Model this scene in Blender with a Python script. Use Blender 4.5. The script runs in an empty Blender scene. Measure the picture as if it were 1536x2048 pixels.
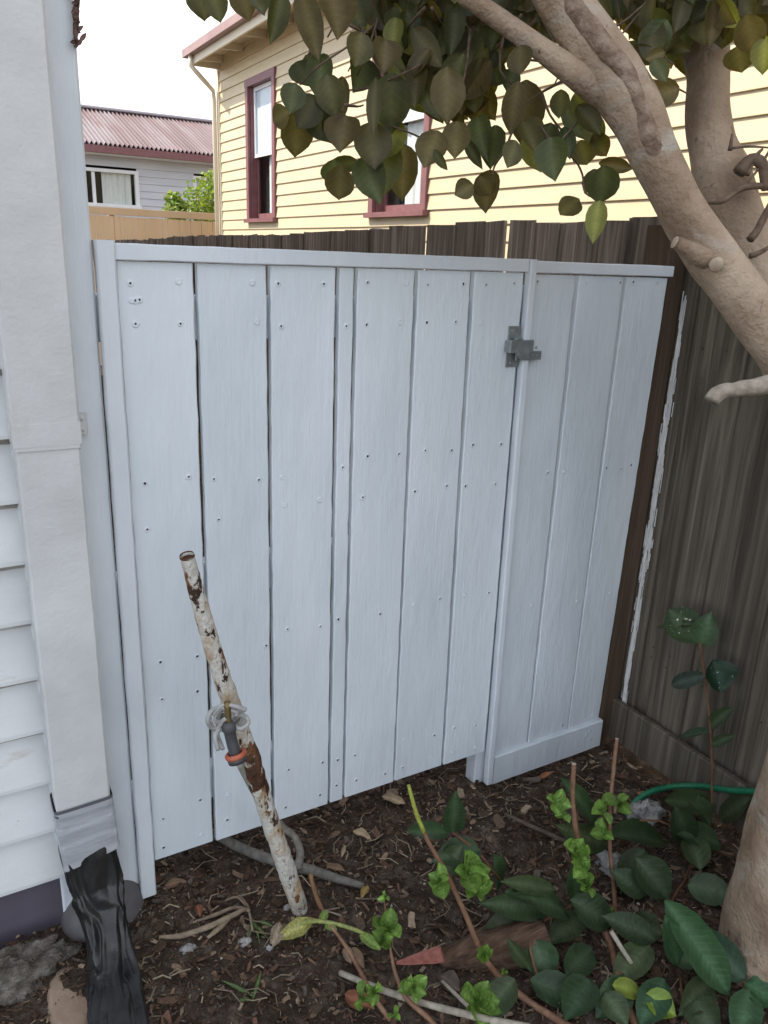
import bpy, math, random
from mathutils import Vector, Matrix, noise
random.seed(11)
S = bpy.context.scene
COL = S.collection

# ------------------------------------------------------------------ camera
FPX = 1567.66
R_ROWS = ((0.869, -0.493, 0.037), (-0.123, -0.289, -0.949), (0.478, 0.821, -0.312))   # right, down, forward
rgt = Vector(R_ROWS[0]).normalized()
fwd = Vector(R_ROWS[2]); fwd = (fwd - rgt * fwd.dot(rgt)).normalized()
dwn = fwd.cross(rgt)
if dwn.z > 0: dwn = -dwn
CAM = Vector((0.0, -1.5, 1.46))
cd = bpy.data.cameras.new('camera'); cam = bpy.data.objects.new('camera', cd); COL.objects.link(cam)
m3 = Matrix((rgt, -dwn, -fwd)).transposed()
cam.matrix_world = Matrix.Translation(CAM) @ m3.to_4x4()
cd.sensor_fit = 'VERTICAL'; cd.sensor_height = 36.0; cd.lens = FPX / 2048 * 36
cd.clip_start = 0.02; cd.clip_end = 2000
S.camera = cam
# ------------------------------------------------------------------ world, sun, exposure
SUN_EL, SUN_AZ = math.radians(47), math.radians(-58)       # azimuth from +Y towards +X
sdir = Vector((math.sin(SUN_AZ) * math.cos(SUN_EL), math.cos(SUN_AZ) * math.cos(SUN_EL), math.sin(SUN_EL)))
W = bpy.data.worlds.new('World'); S.world = W; W.use_nodes = True
nt = W.node_tree; bg = nt.nodes['Background']
sky = nt.nodes.new('ShaderNodeTexSky'); sky.sky_type = 'NISHITA'; sky.sun_disc = False
sky.sun_elevation = SUN_EL; sky.sun_rotation = SUN_AZ
sky.air_density = .8; sky.dust_density = .6; sky.ozone_density = 1.0
tc = nt.nodes.new('ShaderNodeTexCoord'); mp = nt.nodes.new('ShaderNodeMapping'); mp.inputs['Scale'].default_value = (1, 1, 2.6)
cn = nt.nodes.new('ShaderNodeTexNoise'); cn.inputs['Scale'].default_value = 1.7; cn.inputs['Detail'].default_value = 7; cn.inputs['Roughness'].default_value = .55
cr = nt.nodes.new('ShaderNodeValToRGB'); cr.color_ramp.elements[0].position = .37; cr.color_ramp.elements[1].position = .60
mx = nt.nodes.new('ShaderNodeMix'); mx.data_type = 'RGBA'
L = nt.links.new
L(tc.outputs['Generated'], mp.inputs['Vector']); L(mp.outputs['Vector'], cn.inputs['Vector']); L(cn.outputs['Fac'], cr.inputs['Fac'])
L(cr.outputs['Color'], mx.inputs['Factor']); L(sky.outputs['Color'], mx.inputs['A']); mx.inputs['B'].default_value = (3.55, 3.45, 3.3, 1)
L(mx.outputs['Result'], bg.inputs['Color']); bg.inputs['Strength'].default_value = 0.15
sl = bpy.data.lights.new('sun', 'SUN'); so = bpy.data.objects.new('sun', sl); COL.objects.link(so)
sl.energy = 2.0; sl.angle = math.radians(.55); sl.color = (1, .93, .82)
so.rotation_euler = sdir.to_track_quat('Z', 'Y').to_euler(); so.location = (0, 0, 30)
S.view_settings.view_transform = 'Standard'; S.view_settings.look = 'None'
S.view_settings.exposure = 1.74; S.view_settings.gamma = 1
S.cycles.use_denoising = True
S.cycles.max_bounces = 8

# ------------------------------------------------------------------ pixel rays met with real planes
def ray(px, py): return rgt * ((px - 768) / FPX) + dwn * ((py - 1024) / FPX) + fwd
def atY(px, py, Y): d = ray(px, py); return CAM + d * ((Y - CAM.y) / d.y)
def atX(px, py, X): d = ray(px, py); return CAM + d * ((X - CAM.x) / d.x)
def atZ(px, py, Z): d = ray(px, py); return CAM + d * ((Z - CAM.z) / d.z)
def atD(px, py, D): return CAM + ray(px, py) * D

# ------------------------------------------------------------------ mesh helpers
class MB:
    def __init__(s): s.v, s.f, s.m, s.c, s.u = [], [], [], [], {}
    def add(s, vs, fs, mi=0, col=(1, 1, 1)):
        o = len(s.v); s.v += [tuple(p) for p in vs]; s.c += [col] * len(vs)
        for f in fs: s.f.append(tuple(i + o for i in f)); s.m.append(mi)
    def build(s, name, mats, parent=None, smooth=True, angle=None):
        me = bpy.data.meshes.new(name); me.from_pydata(s.v, [], s.f); me.update()
        if not isinstance(mats, (list, tuple)): mats = [mats]
        for q in mats: me.materials.append(q)
        me.polygons.foreach_set('material_index', s.m)
        me.polygons.foreach_set('use_smooth', [smooth] * len(s.f))
        a = me.attributes.new('Col', 'FLOAT_COLOR', 'POINT')
        a.data.foreach_set('color', [x for c in s.c for x in (c[0], c[1], c[2], 1)])
        if s.u:
            a = me.attributes.new('Luv', 'FLOAT_VECTOR', 'POINT'); a.data.foreach_set('vector', [x for i in range(len(s.v)) for x in s.u.get(i, (0, 0, 0))])
        o = bpy.data.objects.new(name, me); COL.objects.link(o)
        if smooth and angle: me.set_sharp_from_angle(angle=math.radians(angle))
        if parent: adopt(o, parent)
        return o
def wloc(p):
    l = Vector(p.location)
    return l if p.parent is None else Vector((0, 0, 0)) if p.type == 'MESH' else l
def adopt(o, p):
    o.parent = p
    o.matrix_parent_inverse = Matrix.Translation(-Vector(p.location)) if p.type == 'EMPTY' else Matrix.Identity(4)
def tag(o, label=None, cat=None, group=None, kind=None):
    if label: o['label'] = label
    if cat: o['category'] = cat
    if group: o['group'] = group
    if kind: o['kind'] = kind
    return o
def thing(name, label, cat, loc, group=None):
    o = bpy.data.objects.new(name, None); COL.objects.link(o); o.location = loc; o.empty_display_size = .1
    return tag(o, label, cat, group)

def plank(mb, A, B, U, V, w, t, seg=1, jit=0., ch=.002, mi=0, ends=True, wob=0.):
    """a chamfered bar swept from A to B; U the width direction, V the thickness direction"""
    A, B, U, V = Vector(A), Vector(B), Vector(U).normalized(), Vector(V).normalized()
    sec = [(-w/2+ch, -t/2), (w/2-ch, -t/2), (w/2, -t/2+ch), (w/2, t/2-ch), (w/2-ch, t/2), (-w/2+ch, t/2), (-w/2, t/2-ch), (-w/2, -t/2+ch)]
    vs, fs = [], []
    for i in range(seg + 1):
        k = i / seg; P = A.lerp(B, k)
        jl, jr = random.uniform(-jit, jit), random.uniform(-jit, jit)
        P = P + V * random.uniform(-wob, wob)
        for (a, b) in sec: vs.append(P + U * (a + (jl if a < 0 else jr)) + V * b)
    for i in range(seg):
        for j in range(8):
            a, b = i*8+j, i*8+(j+1) % 8
            fs.append((a, b, b+8, a+8))
    if ends: fs.append(tuple(range(7, -1, -1))); fs.append(tuple(seg*8+j for j in range(8)))
    mb.add(vs, fs, mi)
def box(mb, lo, hi, mi=0, ch=.002):
    lo, hi = Vector(lo), Vector(hi); c = (lo + hi) / 2
    plank(mb, (c.x, c.y, lo.z), (c.x, c.y, hi.z), (1, 0, 0), (0, 1, 0), hi.x-lo.x, hi.y-lo.y, ch=min(ch, (hi.x-lo.x)*.3, (hi.y-lo.y)*.3), mi=mi)
def tube(mb, pts, rad, sides=10, jit=0., mi=0, cap=True, col=(1, 1, 1), sub=1, lump=0., lsc=8.):
    pts = [Vector(p) for p in pts]
    if not isinstance(rad, (list, tuple)): rad = [rad] * len(pts)
    if sub > 1:
        P, Q = [], []
        n = len(pts)
        for i in range(n - 1):
            p0, p1, p2, p3 = pts[max(i-1, 0)], pts[i], pts[i+1], pts[min(i+2, n-1)]
            for k in range(sub):
                t = k / sub
                P.append(.5*((2*p1)+(p2-p0)*t+(2*p0-5*p1+4*p2-p3)*t*t+(3*p1-p0-3*p2+p3)*t**3)); Q.append(rad[i]*(1-t)+rad[i+1]*t)
        P.append(pts[-1]); Q.append(rad[-1]); pts, rad = P, Q
    n = len(pts); vs, fs = [], []
    t0 = (pts[1]-pts[0]).normalized()
    nr = t0.orthogonal().normalized()
    for i in range(n):
        t = (pts[min(i+1, n-1)]-pts[max(i-1, 0)]).normalized()
        nr = (nr - t*nr.dot(t)).normalized(); bn = t.cross(nr)
        for j in range(sides):
            a = 2*math.pi*j/sides
            d = nr*math.cos(a)+bn*math.sin(a)
            r = rad[i]*(1+random.uniform(-jit, jit))
            if lump: r *= 1+lump*noise.noise((pts[i]+d*rad[i])*lsc)
            vs.append(pts[i]+d*r)
    for i in range(n-1):
        for j in range(sides):
            a, b = i*sides+j, i*sides+(j+1) % sides
            fs.append((a, b, b+sides, a+sides))
    if cap: fs.append(tuple(range(sides-1, -1, -1))); fs.append(tuple((n-1)*sides+j for j in range(sides)))
    mb.add(vs, fs, mi, col)
PROF = {'camellia': ((0, .06), (.08, .48), (.22, .84), (.4, 1), (.58, .97), (.74, .76), (.87, .42), (.95, .15), (1, .02)),
        'round': ((0, .1), (.1, .6), (.25, .92), (.45, 1.05), (.65, 1), (.82, .78), (.94, .4), (1, .08)),
        'long': ((0, .08), (.15, .6), (.35, 1), (.6, .9), (.8, .5), (1, .02))}
def leaf(mb, base, tip, nrm, w, fold=.18, droop=.12, col=(1, 1, 1), shape='camellia', mi=0, wavy=.0, mid=None):
    base, tip = Vector(base), Vector(tip); ax = tip - base; Ln = ax.length; ax.normalize()
    nrm = Vector(nrm); side = ax.cross(nrm)
    if side.length < 1e-4: side = ax.orthogonal()
    side.normalize(); n = side.cross(ax)
    vs, fs = [], []; pr = PROF[shape]
    ph = random.random()*6
    for (t, wk) in pr:
        for s_ in (-1, -.55, -.05, .05, .55, 1):
            h = abs(s_)**1.6*fold*w*wk*.5 - droop*Ln*t*t + wavy*w*math.sin(t*11+ph+s_*2)*abs(s_)
            vs.append(base + ax*(Ln*t) + side*(s_*w*.5*wk) + n*h)
    for i in range(len(pr)-1):
        for j in range(5): fs.append((i*6+j, i*6+j+1, i*6+j+7, i*6+j+6))
    o = len(mb.v); mb.add(vs, fs, mi, col)
    mid = mid or tuple(c*1.45+.012 for c in col)          # pale midrib
    for i, (t, wk) in enumerate(pr):
        for j, s_ in enumerate((-1, -.55, -.05, .05, .55, 1)): mb.u[o+i*6+j] = (t*Ln/max(w, .004), s_*wk, ph)
    for i in range(len(pr)): mb.c[o+i*6+2] = mb.c[o+i*6+3] = mid
def blob(mb, c, r, seed=0, amp=.25, fr=3., nu=18, nv=12, mi=0, col=(1, 1, 1), flat=0., sharp=False):
    c, r = Vector(c), Vector(r); vs, fs = [], []; off = Vector((seed*3.1, seed*1.7, seed*.9))
    for i in range(nv+1):
        th = math.pi*i/nv
        for j in range(nu):
            a = 2*math.pi*j/nu
            d = Vector((math.sin(th)*math.cos(a), math.sin(th)*math.sin(a), math.cos(th)))
            k = 1+amp*noise.noise(d*fr*.5+off)+amp*.5*noise.noise(d*fr*1.3+off)+amp*.3*noise.noise(d*fr*3+off)
            if flat and d.z > flat: d = Vector((d.x, d.y, flat))
            vs.append(c+Vector((d.x*r.x, d.y*r.y, d.z*r.z))*k)
    for i in range(nv):
        for j in range(nu):
            fs.append((i*nu+j, (i+1)*nu+j, (i+1)*nu+(j+1) % nu, i*nu+(j+1) % nu))
    mb.add(vs, fs, mi, col)

# ------------------------------------------------------------------ materials
def mat(name, cols, scale=(4, 4, 4), detail=5, rough=.6, bumps=(), spec=.4, metal=0., attr=False, trans=0., rnd=0., coat=0., rough2=None, dist=0., spots=None, veins=0.):
    m = bpy.data.materials.new(name); m.use_nodes = True; nt = m.node_tree; N = nt.nodes; L = nt.links.new
    b = N['Principled BSDF']; b.inputs['Roughness'].default_value = rough; b.inputs['Specular IOR Level'].default_value = spec
    b.inputs['Metallic'].default_value = metal; b.inputs['Coat Weight'].default_value = coat
    tc = N.new('ShaderNodeTexCoord'); src = tc.outputs['Object']
    if rnd:
        oi = N.new('ShaderNodeObjectInfo'); va = N.new('ShaderNodeVectorMath'); va.operation = 'ADD'
        mu = N.new('ShaderNodeMath'); mu.operation = 'MULTIPLY'; mu.inputs[1].default_value = 37.
        L(oi.outputs['Random'], mu.inputs[0]); L(src, va.inputs[0]); L(mu.outputs[0], va.inputs[1]); src = va.outputs[0]
    def nz(sc, det, di=0., rg=.55):
        mp = N.new('ShaderNodeMapping'); mp.inputs['Scale'].default_value = sc; L(src, mp.inputs['Vector'])
        n = N.new('ShaderNodeTexNoise'); n.inputs['Scale'].default_value = 1; n.inputs['Detail'].default_value = det
        n.inputs['Distortion'].default_value = di; n.inputs['Roughness'].default_value = rg
        L(mp.outputs['Vector'], n.inputs['Vector']); return n.outputs['Fac']
    def rmp(f, st):
        r = N.new('ShaderNodeValToRGB'); e = r.color_ramp.elements
        while len(e) < len(st): e.new(.5)
        for k, (p, c) in enumerate(st):
            e[k].position = p; e[k].color = (*c, 1) if len(c) == 3 else c
        L(f, r.inputs['Fac']); return r.outputs['Color']
    f = nz(scale, detail, dist)
    out = rmp(f, cols) if len(cols) > 1 else None
    if out is None:
        rg = N.new('ShaderNodeRGB'); rg.outputs[0].default_value = (*cols[0][1], 1); out = rg.outputs[0]
    for sp in (spots or ()):                # (scale, lo, hi, colour): stains and flakes with a shape of their own
        q = rmp(nz(sp[0], 6, .3, .65), ((sp[1], (0, 0, 0)), (sp[2], (1, 1, 1))))
        mx = N.new('ShaderNodeMix'); mx.data_type = 'RGBA'; L(q, mx.inputs['Factor']); L(out, mx.inputs['A']); mx.inputs['B'].default_value = (*sp[3], 1)
        out = mx.outputs['Result']
    if rnd:
        mx = N.new('ShaderNodeMix'); mx.data_type = 'RGBA'; mx.blend_type = 'MULTIPLY'; mx.inputs['Factor'].default_value = 1
        L(out, mx.inputs['A']); L(rmp(oi.outputs['Random'], ((0, (1-rnd,)*3), (1, (1+rnd*.3,)*3))), mx.inputs['B']); out = mx.outputs['Result']
    if attr:
        at = N.new('ShaderNodeAttribute'); at.attribute_name = 'Col'
        mx = N.new('ShaderNodeMix'); mx.data_type = 'RGBA'; mx.blend_type = 'MULTIPLY'; mx.inputs['Factor'].default_value = 1
        L(out, mx.inputs['A']); L(at.outputs['Color'], mx.inputs['B']); out = mx.outputs['Result']
    vh = None
    if veins:                               # side veins running from the midrib towards the tip
        va_ = N.new('ShaderNodeAttribute'); va_.attribute_name = 'Luv'; sx = N.new('ShaderNodeSeparateXYZ'); L(va_.outputs['Vector'], sx.inputs[0])
        def mth(op, a, c=0.):
            q = N.new('ShaderNodeMath'); q.operation = op
            for k, z in enumerate((a, c)):
                if isinstance(z, (int, float)): q.inputs[k].default_value = z
                else: L(z, q.inputs[k])
            return q.outputs[0]
        w_ = mth('SUBTRACT', mth('MULTIPLY', sx.outputs[0], 15.), mth('MULTIPLY', mth('ABSOLUTE', sx.outputs[1]), 5.5))
        vh = mth('POWER', mth('ABSOLUTE', mth('SINE', mth('ADD', w_, sx.outputs[2]))), .35)
        mx = N.new('ShaderNodeMix'); mx.data_type = 'RGBA'; mx.blend_type = 'MULTIPLY'; mx.inputs['Factor'].default_value = 1
        L(out, mx.inputs['A']); L(rmp(vh, ((.25, (1+veins,)*3), (.8, (1-veins*.25,)*3))), mx.inputs['B']); out = mx.outputs['Result']
    L(out, b.inputs['Base Color'])
    if rough2 is not None: L(rmp(nz(tuple(x*1.7 for x in scale), 4), ((.35, (rough,)*3), (.65, (rough2,)*3))), b.inputs['Roughness'])
    prev = None
    for (sc, st, ds) in bumps:
        bp = N.new('ShaderNodeBump'); bp.inputs['Strength'].default_value = st; bp.inputs['Distance'].default_value = ds
        L(nz(sc, 5), bp.inputs['Height'])
        if prev: L(prev, bp.inputs['Normal'])
        prev = bp.outputs['Normal']
    if vh is not None:
        bp = N.new('ShaderNodeBump'); bp.inputs['Strength'].default_value = .28; bp.inputs['Distance'].default_value = .0015; L(vh, bp.inputs['Height'])
        if prev: L(prev, bp.inputs['Normal'])
        prev = bp.outputs['Normal']
    if prev: L(prev, b.inputs['Normal'])
    if trans:
        t = N.new('ShaderNodeBsdfTranslucent'); ms = N.new('ShaderNodeMixShader'); ms.inputs['Fac'].default_value = trans
        br = N.new('ShaderNodeMix'); br.data_type = 'RGBA'; br.blend_type = 'MULTIPLY'; br.inputs['Factor'].default_value = 1
        L(out, br.inputs['A']); br.inputs['B'].default_value = (2.4, 2.6, 1.0, 1); L(br.outputs['Result'], t.inputs['Color'])
        L(b.outputs[0], ms.inputs[1]); L(t.outputs[0], ms.inputs[2]); L(ms.outputs[0], N['Material Output'].inputs['Surface'])
    return m
def glass_mat(name, tint, gl=.25):
    m = bpy.data.materials.new(name); m.use_nodes = True; N = m.node_tree.nodes; L = m.node_tree.links.new
    t = N.new('ShaderNodeBsdfTransparent'); t.inputs[0].default_value = (*tint, 1); g = N.new('ShaderNodeBsdfGlossy'); g.inputs['Roughness'].default_value = .02
    ms = N.new('ShaderNodeMixShader'); fr = N.new('ShaderNodeFresnel'); fr.inputs['IOR'].default_value = 1.28
    ad = N.new('ShaderNodeMath'); ad.operation = 'ADD'; ad.inputs[1].default_value = gl
    L(fr.outputs[0], ad.inputs[0]); ge = N.new('ShaderNodeNewGeometry'); bf = N.new('ShaderNodeMath'); bf.operation = 'SUBTRACT'; bf.inputs[0].default_value = 1; L(ge.outputs['Backfacing'], bf.inputs[1])
    mu = N.new('ShaderNodeMath'); mu.operation = 'MULTIPLY'; L(ad.outputs[0], mu.inputs[0]); L(bf.outputs[0], mu.inputs[1]); L(mu.outputs[0], ms.inputs['Fac']); L(t.outputs[0], ms.inputs[1]); L(g.outputs[0], ms.inputs[2])
    L(ms.outputs[0], N['Material Output'].inputs['Surface']); return m

gate_paint = mat('gate_paint', ((.3, (.64, .69, .715)), (.7, (.765, .81, .835))), (5, 5, 1.6), 6, .42, bumps=(((170, 170, 6), .34, .0025), ((12, 12, 4), .5, .010), ((30, 30, 9), .5, .005), ((420, 420, 90), .3, .0012)), rnd=.012, rough2=.6,
                 spots=(((14, 14, 5), .70, .78, (.62, .62, .62)),))
trim_paint = mat('trim_paint', ((.3, (.645, .68, .71)), (.7, (.76, .795, .82))), (6, 6, 3), 6, .5, bumps=(((110, 110, 14), .5, .003), ((18, 18, 8), .5, .005)))
dark_hole = mat('dark_hole', ((0, (.03, .03, .035)),), rough=.7)
house_paint = mat('house_paint', ((.3, (.64, .645, .63)), (.7, (.74, .745, .74))), (4, 4, 9), 7, .55, bumps=(((9, 9, 60), .3, .003), ((60, 60, 60), .25, .0015)),
                  spots=(((7, 7, 18), .60, .74, (.56, .53, .47)), ((55, 55, 55), .70, .75, (.30, .27, .22))))
pipe_paint = mat('pipe_paint', ((.3, (.56, .56, .545)), (.72, (.69, .69, .68))), (7, 7, 7), 7, .5, bumps=(((22, 22, 40), .35, .003), ((120, 120, 120), .45, .0018)),
                 spots=(((9, 9, 5), .62, .72, (.55, .53, .48)), ((70, 70, 70), .75, .79, (.22, .2, .18))))
plinth_paint = mat('plinth_paint', ((.3, (.085, .075, .095)), (.7, (.115, .10, .125))), (8, 8, 8), 5, .6, bumps=(((60, 60, 60), .2, .002),))
grey_wood = mat('weathered_paling', ((.28, (.11, .087, .07)), (.5, (.21, .17, .138)), (.68, (.38, .32, .27))), (60, 60, 1.8), 8, .9, bumps=(((160, 160, 3), .7, .004), ((22, 22, 1.2), .25, .006)), rnd=.28, spec=.15, dist=.6,
                spots=(((9, 9, 2.2), .62, .72, (.075, .085, .05)),))
near_wood = mat('shaded_grey_paling', ((.30, (.07, .057, .043)), (.5, (.125, .105, .08)), (.70, (.205, .175, .137))), (38, 38, 1.3), 8, .9, bumps=(((150, 150, 4), .8, .004), ((20, 20, 1.2), .4, .008)), rnd=.45, spec=.12, dist=1.2,
                spots=(((7, 7, 2), .60, .75, (.095, .095, .052)), ((30, 30, 2), .68, .74, (.045, .035, .027))))  # greyer near palings, with the shade on them also put into the tone
brown_wood = mat('brown_post_wood', ((.25, (.06, .04, .028)), (.55, (.11, .075, .05)), (.8, (.17, .12, .085))), (34, 34, 1.8), 8, .85, bumps=(((150, 150, 4), .8, .005),), spec=.15,
                 spots=(((14, 14, 8), .70, .74, (.03, .022, .018)),))
white_smear = mat('white_paint_smear', ((.3, (.66, .65, .62)), (.6, (.82, .81, .78))), (90, 90, 9), 6, .7, bumps=(((120, 120, 5), .8, .004),))
cream = mat('cream_weatherboard_paint', ((.3, (.57, .465, .29)), (.7, (.62, .515, .335))), (1.2, 1.2, 5), 5, .5, bumps=(((20, 20, 60), .1, .003),), spots=(((1.5, 1.5, 6), .56, .72, (.52, .42, .265)), ((9, 9, 3), .68, .76, (.46, .37, .25))))
cream_trim = mat('cream_trim_paint', ((.3, (.66, .58, .44)), (.7, (.72, .64, .49))), (3, 3, 3), 4, .5)
maroon = mat('maroon_trim_paint', ((.3, (.17, .07, .072)), (.7, (.23, .10, .10))), (9, 9, 9), 5, .5, bumps=(((40, 40, 40), .15, .002),))
gutter_red = mat('faded_red_gutter', ((.3, (.25, .14, .13)), (.7, (.33, .21, .195))), (3, 3, 3), 4, .45)
grey_board = mat('pale_grey_weatherboard', ((.3, (.50, .51, .54)), (.7, (.58, .59, .62))), (.9, .9, 4), 5, .6)
white_trim = mat('white_window_paint', ((.3, (.72, .72, .72)), (.7, (.8, .8, .8))), (6, 6, 6), 4, .5)
roof_red = mat('glint_streaked_roof_iron', ((.34, (.12, .072, .07)), (.48, (.16, .105, .105)), (.62, (.24, .20, .205))), (1.6, .12, .12), 3, .5, spots=(((.8, .3, .3), .5, .62, (.165, .09, .09)),))  # dull faded red; paler streaks put sun glints on the ribs into colour
roof_cap = mat('grey_ridge_cap', ((.3, (.34, .30, .32)), (.7, (.42, .37, .39))), (2, 2, 2), 3, .5)
tan_fence = mat('tan_fence_paint', ((.3, (.55, .39, .235)), (.7, (.62, .455, .29))), (3, 3, 1), 5, .6, rnd=.1)
curtain_m = mat('net_curtain', ((.3, (.68, .67, .60)), (.7, (.84, .83, .77))), (26, 26, 1), 3, .9)
blind_m = mat('white_blind', ((0, (.72, .75, .78)),), rough=.8)
room_dark = mat('dark_room', ((0, (.035, .032, .03)),), rough=.9)
win_glass = glass_mat('window_glass', (.93, .95, .96), .02)
soil = mat('dark_soil', ((.25, (.036, .0245, .0165)), (.5, (.09, .066, .049)), (.75, (.205, .158, .122))), (26, 26, 26), 9, .95, bumps=(((70, 70, 70), 1, .02), ((300, 300, 300), .8, .006)), spec=.1,
           spots=(((160, 160, 160), .71, .76, (.15, .12, .095)),))
chip_m = mat('bark_chips', ((.3, (.7, .7, .7)), (.7, (1.15, 1.15, 1.15))), (140, 140, 140), 4, .9, bumps=(((240, 240, 240), .6, .004),), attr=True, spec=.12)
bark = mat('camellia_bark', ((.32, (.22, .15, .098)), (.5, (.35, .255, .175)), (.66, (.47, .36, .26))), (9, 9, 7), 8, .8, bumps=(((30, 30, 30), .8, .012), ((140, 140, 140), .8, .005)), spec=.2,
           spots=(((5, 5, 9), .55, .68, (.40, .36, .30)), ((24, 24, 24), .64, .70, (.17, .115, .078)), ((70, 70, 20), .66, .70, (.20, .14, .10)), ((40, 40, 40), .70, .74, (.52, .47, .40))))
twig_bark = mat('dark_twig_bark', ((.3, (.09, .06, .04)), (.7, (.19, .135, .095))), (60, 60, 60), 5, .8, bumps=(((120, 120, 120), .5, .003),), spec=.15)
rough_bark = mat('rough_scar_bark', ((.3, (.13, .085, .058)), (.5, (.25, .175, .125)), (.72, (.40, .31, .23))), (40, 40, 40), 8, .9, bumps=(((70, 70, 70), 1, .012),), spec=.1)
cut_wood = mat('cut_wood_face', ((.3, (.34, .26, .18)), (.7, (.47, .38, .27))), (60, 60, 60), 5, .8)
leaf_top = mat('canopy_leaf', ((.3, (.8, .8, .8)), (.7, (1.15, 1.15, 1.15))), (22, 22, 22), 3, .5, attr=True, veins=.14, trans=.38, spec=.4, bumps=(((70, 70, 70), .12, .003),))
leaf_low = mat('glossy_camellia_leaf', ((.3, (.8, .8, .8)), (.7, (1.15, 1.15, 1.15))), (45, 45, 45), 5, .46, attr=True, veins=.22, trans=.08, spec=.32, bumps=(((70, 70, 70), .5, .004),),
               spots=(((55, 55, 55), .73, .76, (1.6, 1.6, 1.5)),))
leaf_spot = mat('white_spotted_leaf', ((.3, (.8, .8, .8)), (.7, (1.15, 1.15, 1.15))), (45, 45, 45), 5, .46, attr=True, veins=.22, trans=.08, spec=.32, spots=(((75, 75, 75), .64, .665, (20, 11, 22)),))
leaf_bud = mat('fresh_bud_leaf', ((.35, (.72, .72, .72)), (.65, (1.2, 1.2, 1.2))), (170, 170, 170), 3, .45, attr=True, veins=.3, trans=.12, bumps=(((190, 190, 190), .45, .003),))
bush_leaf = mat('bush_leaf', ((.3, (.8, .8, .8)), (.7, (1.2, 1.2, 1.2))), (5, 5, 5), 3, .5, attr=True, trans=.25)
dry_leaf = mat('dry_leaf', ((.3, (.7, .7, .7)), (.7, (1.1, 1.1, 1.1))), (60, 60, 60), 5, .85, attr=True, bumps=(((120, 120, 120), .5, .004),), spec=.15)
stem_red = mat('hydrangea_stem', ((.3, (.13, .06, .035)), (.6, (.23, .125, .07)), (.8, (.33, .23, .15))), (40, 40, 40), 5, .6, attr=True, bumps=(((90, 90, 90), .4, .004),))
stick_m = mat('dead_stick', ((.3, (.65, .65, .65)), (.7, (1.15, 1.15, 1.15))), (60, 60, 30), 6, .85, attr=True, bumps=(((110, 110, 60), .6, .005),), spec=.15)
concrete = mat('rough_concrete', ((.3, (.08, .068, .052)), (.5, (.17, .15, .12)), (.75, (.32, .29, .25))), (34, 34, 34), 9, .95, bumps=(((60, 60, 60), 1, .012), ((240, 240, 240), .6, .004)), spec=.1)
pale_lump = mat('pale_mortar', ((.3, (.24, .23, .21)), (.7, (.5, .49, .46))), (50, 50, 50), 8, .95, bumps=(((80, 80, 80), 1, .012),), spec=.1)
footing_m = mat('grey_painted_footing', ((.3, (.10, .095, .095)), (.7, (.16, .15, .15))), (14, 14, 14), 6, .8, bumps=(((120, 120, 120), .4, .003),), spots=(((90, 90, 90), .70, .75, (.3, .22, .17)),))
sandstone = mat('tan_stone', ((.3, (.26, .18, .12)), (.7, (.38, .28, .20))), (16, 16, 16), 6, .85, bumps=(((100, 100, 100), .4, .004),))
tape_m = mat('silver_duct_tape', ((.3, (.42, .43, .46)), (.7, (.56, .57, .60))), (10, 10, 60), 4, .34, metal=.3, bumps=(((14, 14, 110), .35, .003), ((40, 40, 50), .3, .003)), rough2=.5)
plastic = mat('black_plastic_film', ((.4, (.012, .012, .013)), (.7, (.035, .033, .03))), (20, 20, 12), 5, .24, bumps=(((26, 26, 9), .3, .008), ((70, 70, 30), .25, .003)), spec=.55, rough2=.45)
zinc = mat('zinc_latch', ((.3, (.24, .26, .26)), (.7, (.36, .38, .38))), (60, 60, 60), 4, .38, metal=.5)
brass = mat('dull_brass', ((.3, (.17, .12, .05)), (.7, (.27, .20, .09))), (80, 80, 80), 5, .45, metal=.7)
grey_plastic = mat('grey_hose_plastic', ((.3, (.055, .055, .057)), (.7, (.085, .085, .085))), (40, 40, 40), 4, .5)
orange_m = mat('orange_ring_plastic', ((.3, (.42, .10, .045)), (.7, (.50, .15, .08))), (60, 60, 60), 4, .5)
rag_m = mat('grey_strip', ((.3, (.30, .295, .28)), (.7, (.46, .455, .43))), (60, 60, 60), 5, .85, bumps=(((140, 140, 140), .6, .003),))
hose_m = mat('green_garden_hose', ((.3, (.012, .12, .055)), (.7, (.02, .19, .09))), (60, 60, 60), 4, .4)
red_paint = mat('flaking_red_paint', ((.35, (.33, .105, .08)), (.7, (.46, .19, .15))), (70, 70, 70), 6, .75, bumps=(((90, 90, 90), .6, .004),))
rot_wood = mat('rotting_timber', ((.3, (.055, .033, .022)), (.55, (.12, .075, .05)), (.8, (.21, .145, .105))), (14, 90, 90), 8, .9, bumps=(((16, 120, 120), 1, .008),), spec=.1)
rust_pipe = mat('peeling_white_pipe', ((.35, (.53, .49, .42)), (.65, (.70, .675, .61))), (60, 60, 60), 6, .7, bumps=(((130, 130, 90), 1, .006), ((45, 45, 30), .6, .006)), spec=.2,
                spots=(((17, 17, 9), .50, .66, (.44, .28, .12)), ((30, 30, 16), .535, .60, (.19, .085, .035)), ((46, 46, 28), .58, .605, (.055, .034, .024))))
rust_bare = mat('bare_rust', ((.3, (.05, .028, .02)), (.6, (.13, .06, .033)), (.8, (.30, .15, .06))), (40, 40, 18), 7, .85, bumps=(((90, 90, 60), 1, .006),), spec=.15)

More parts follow.
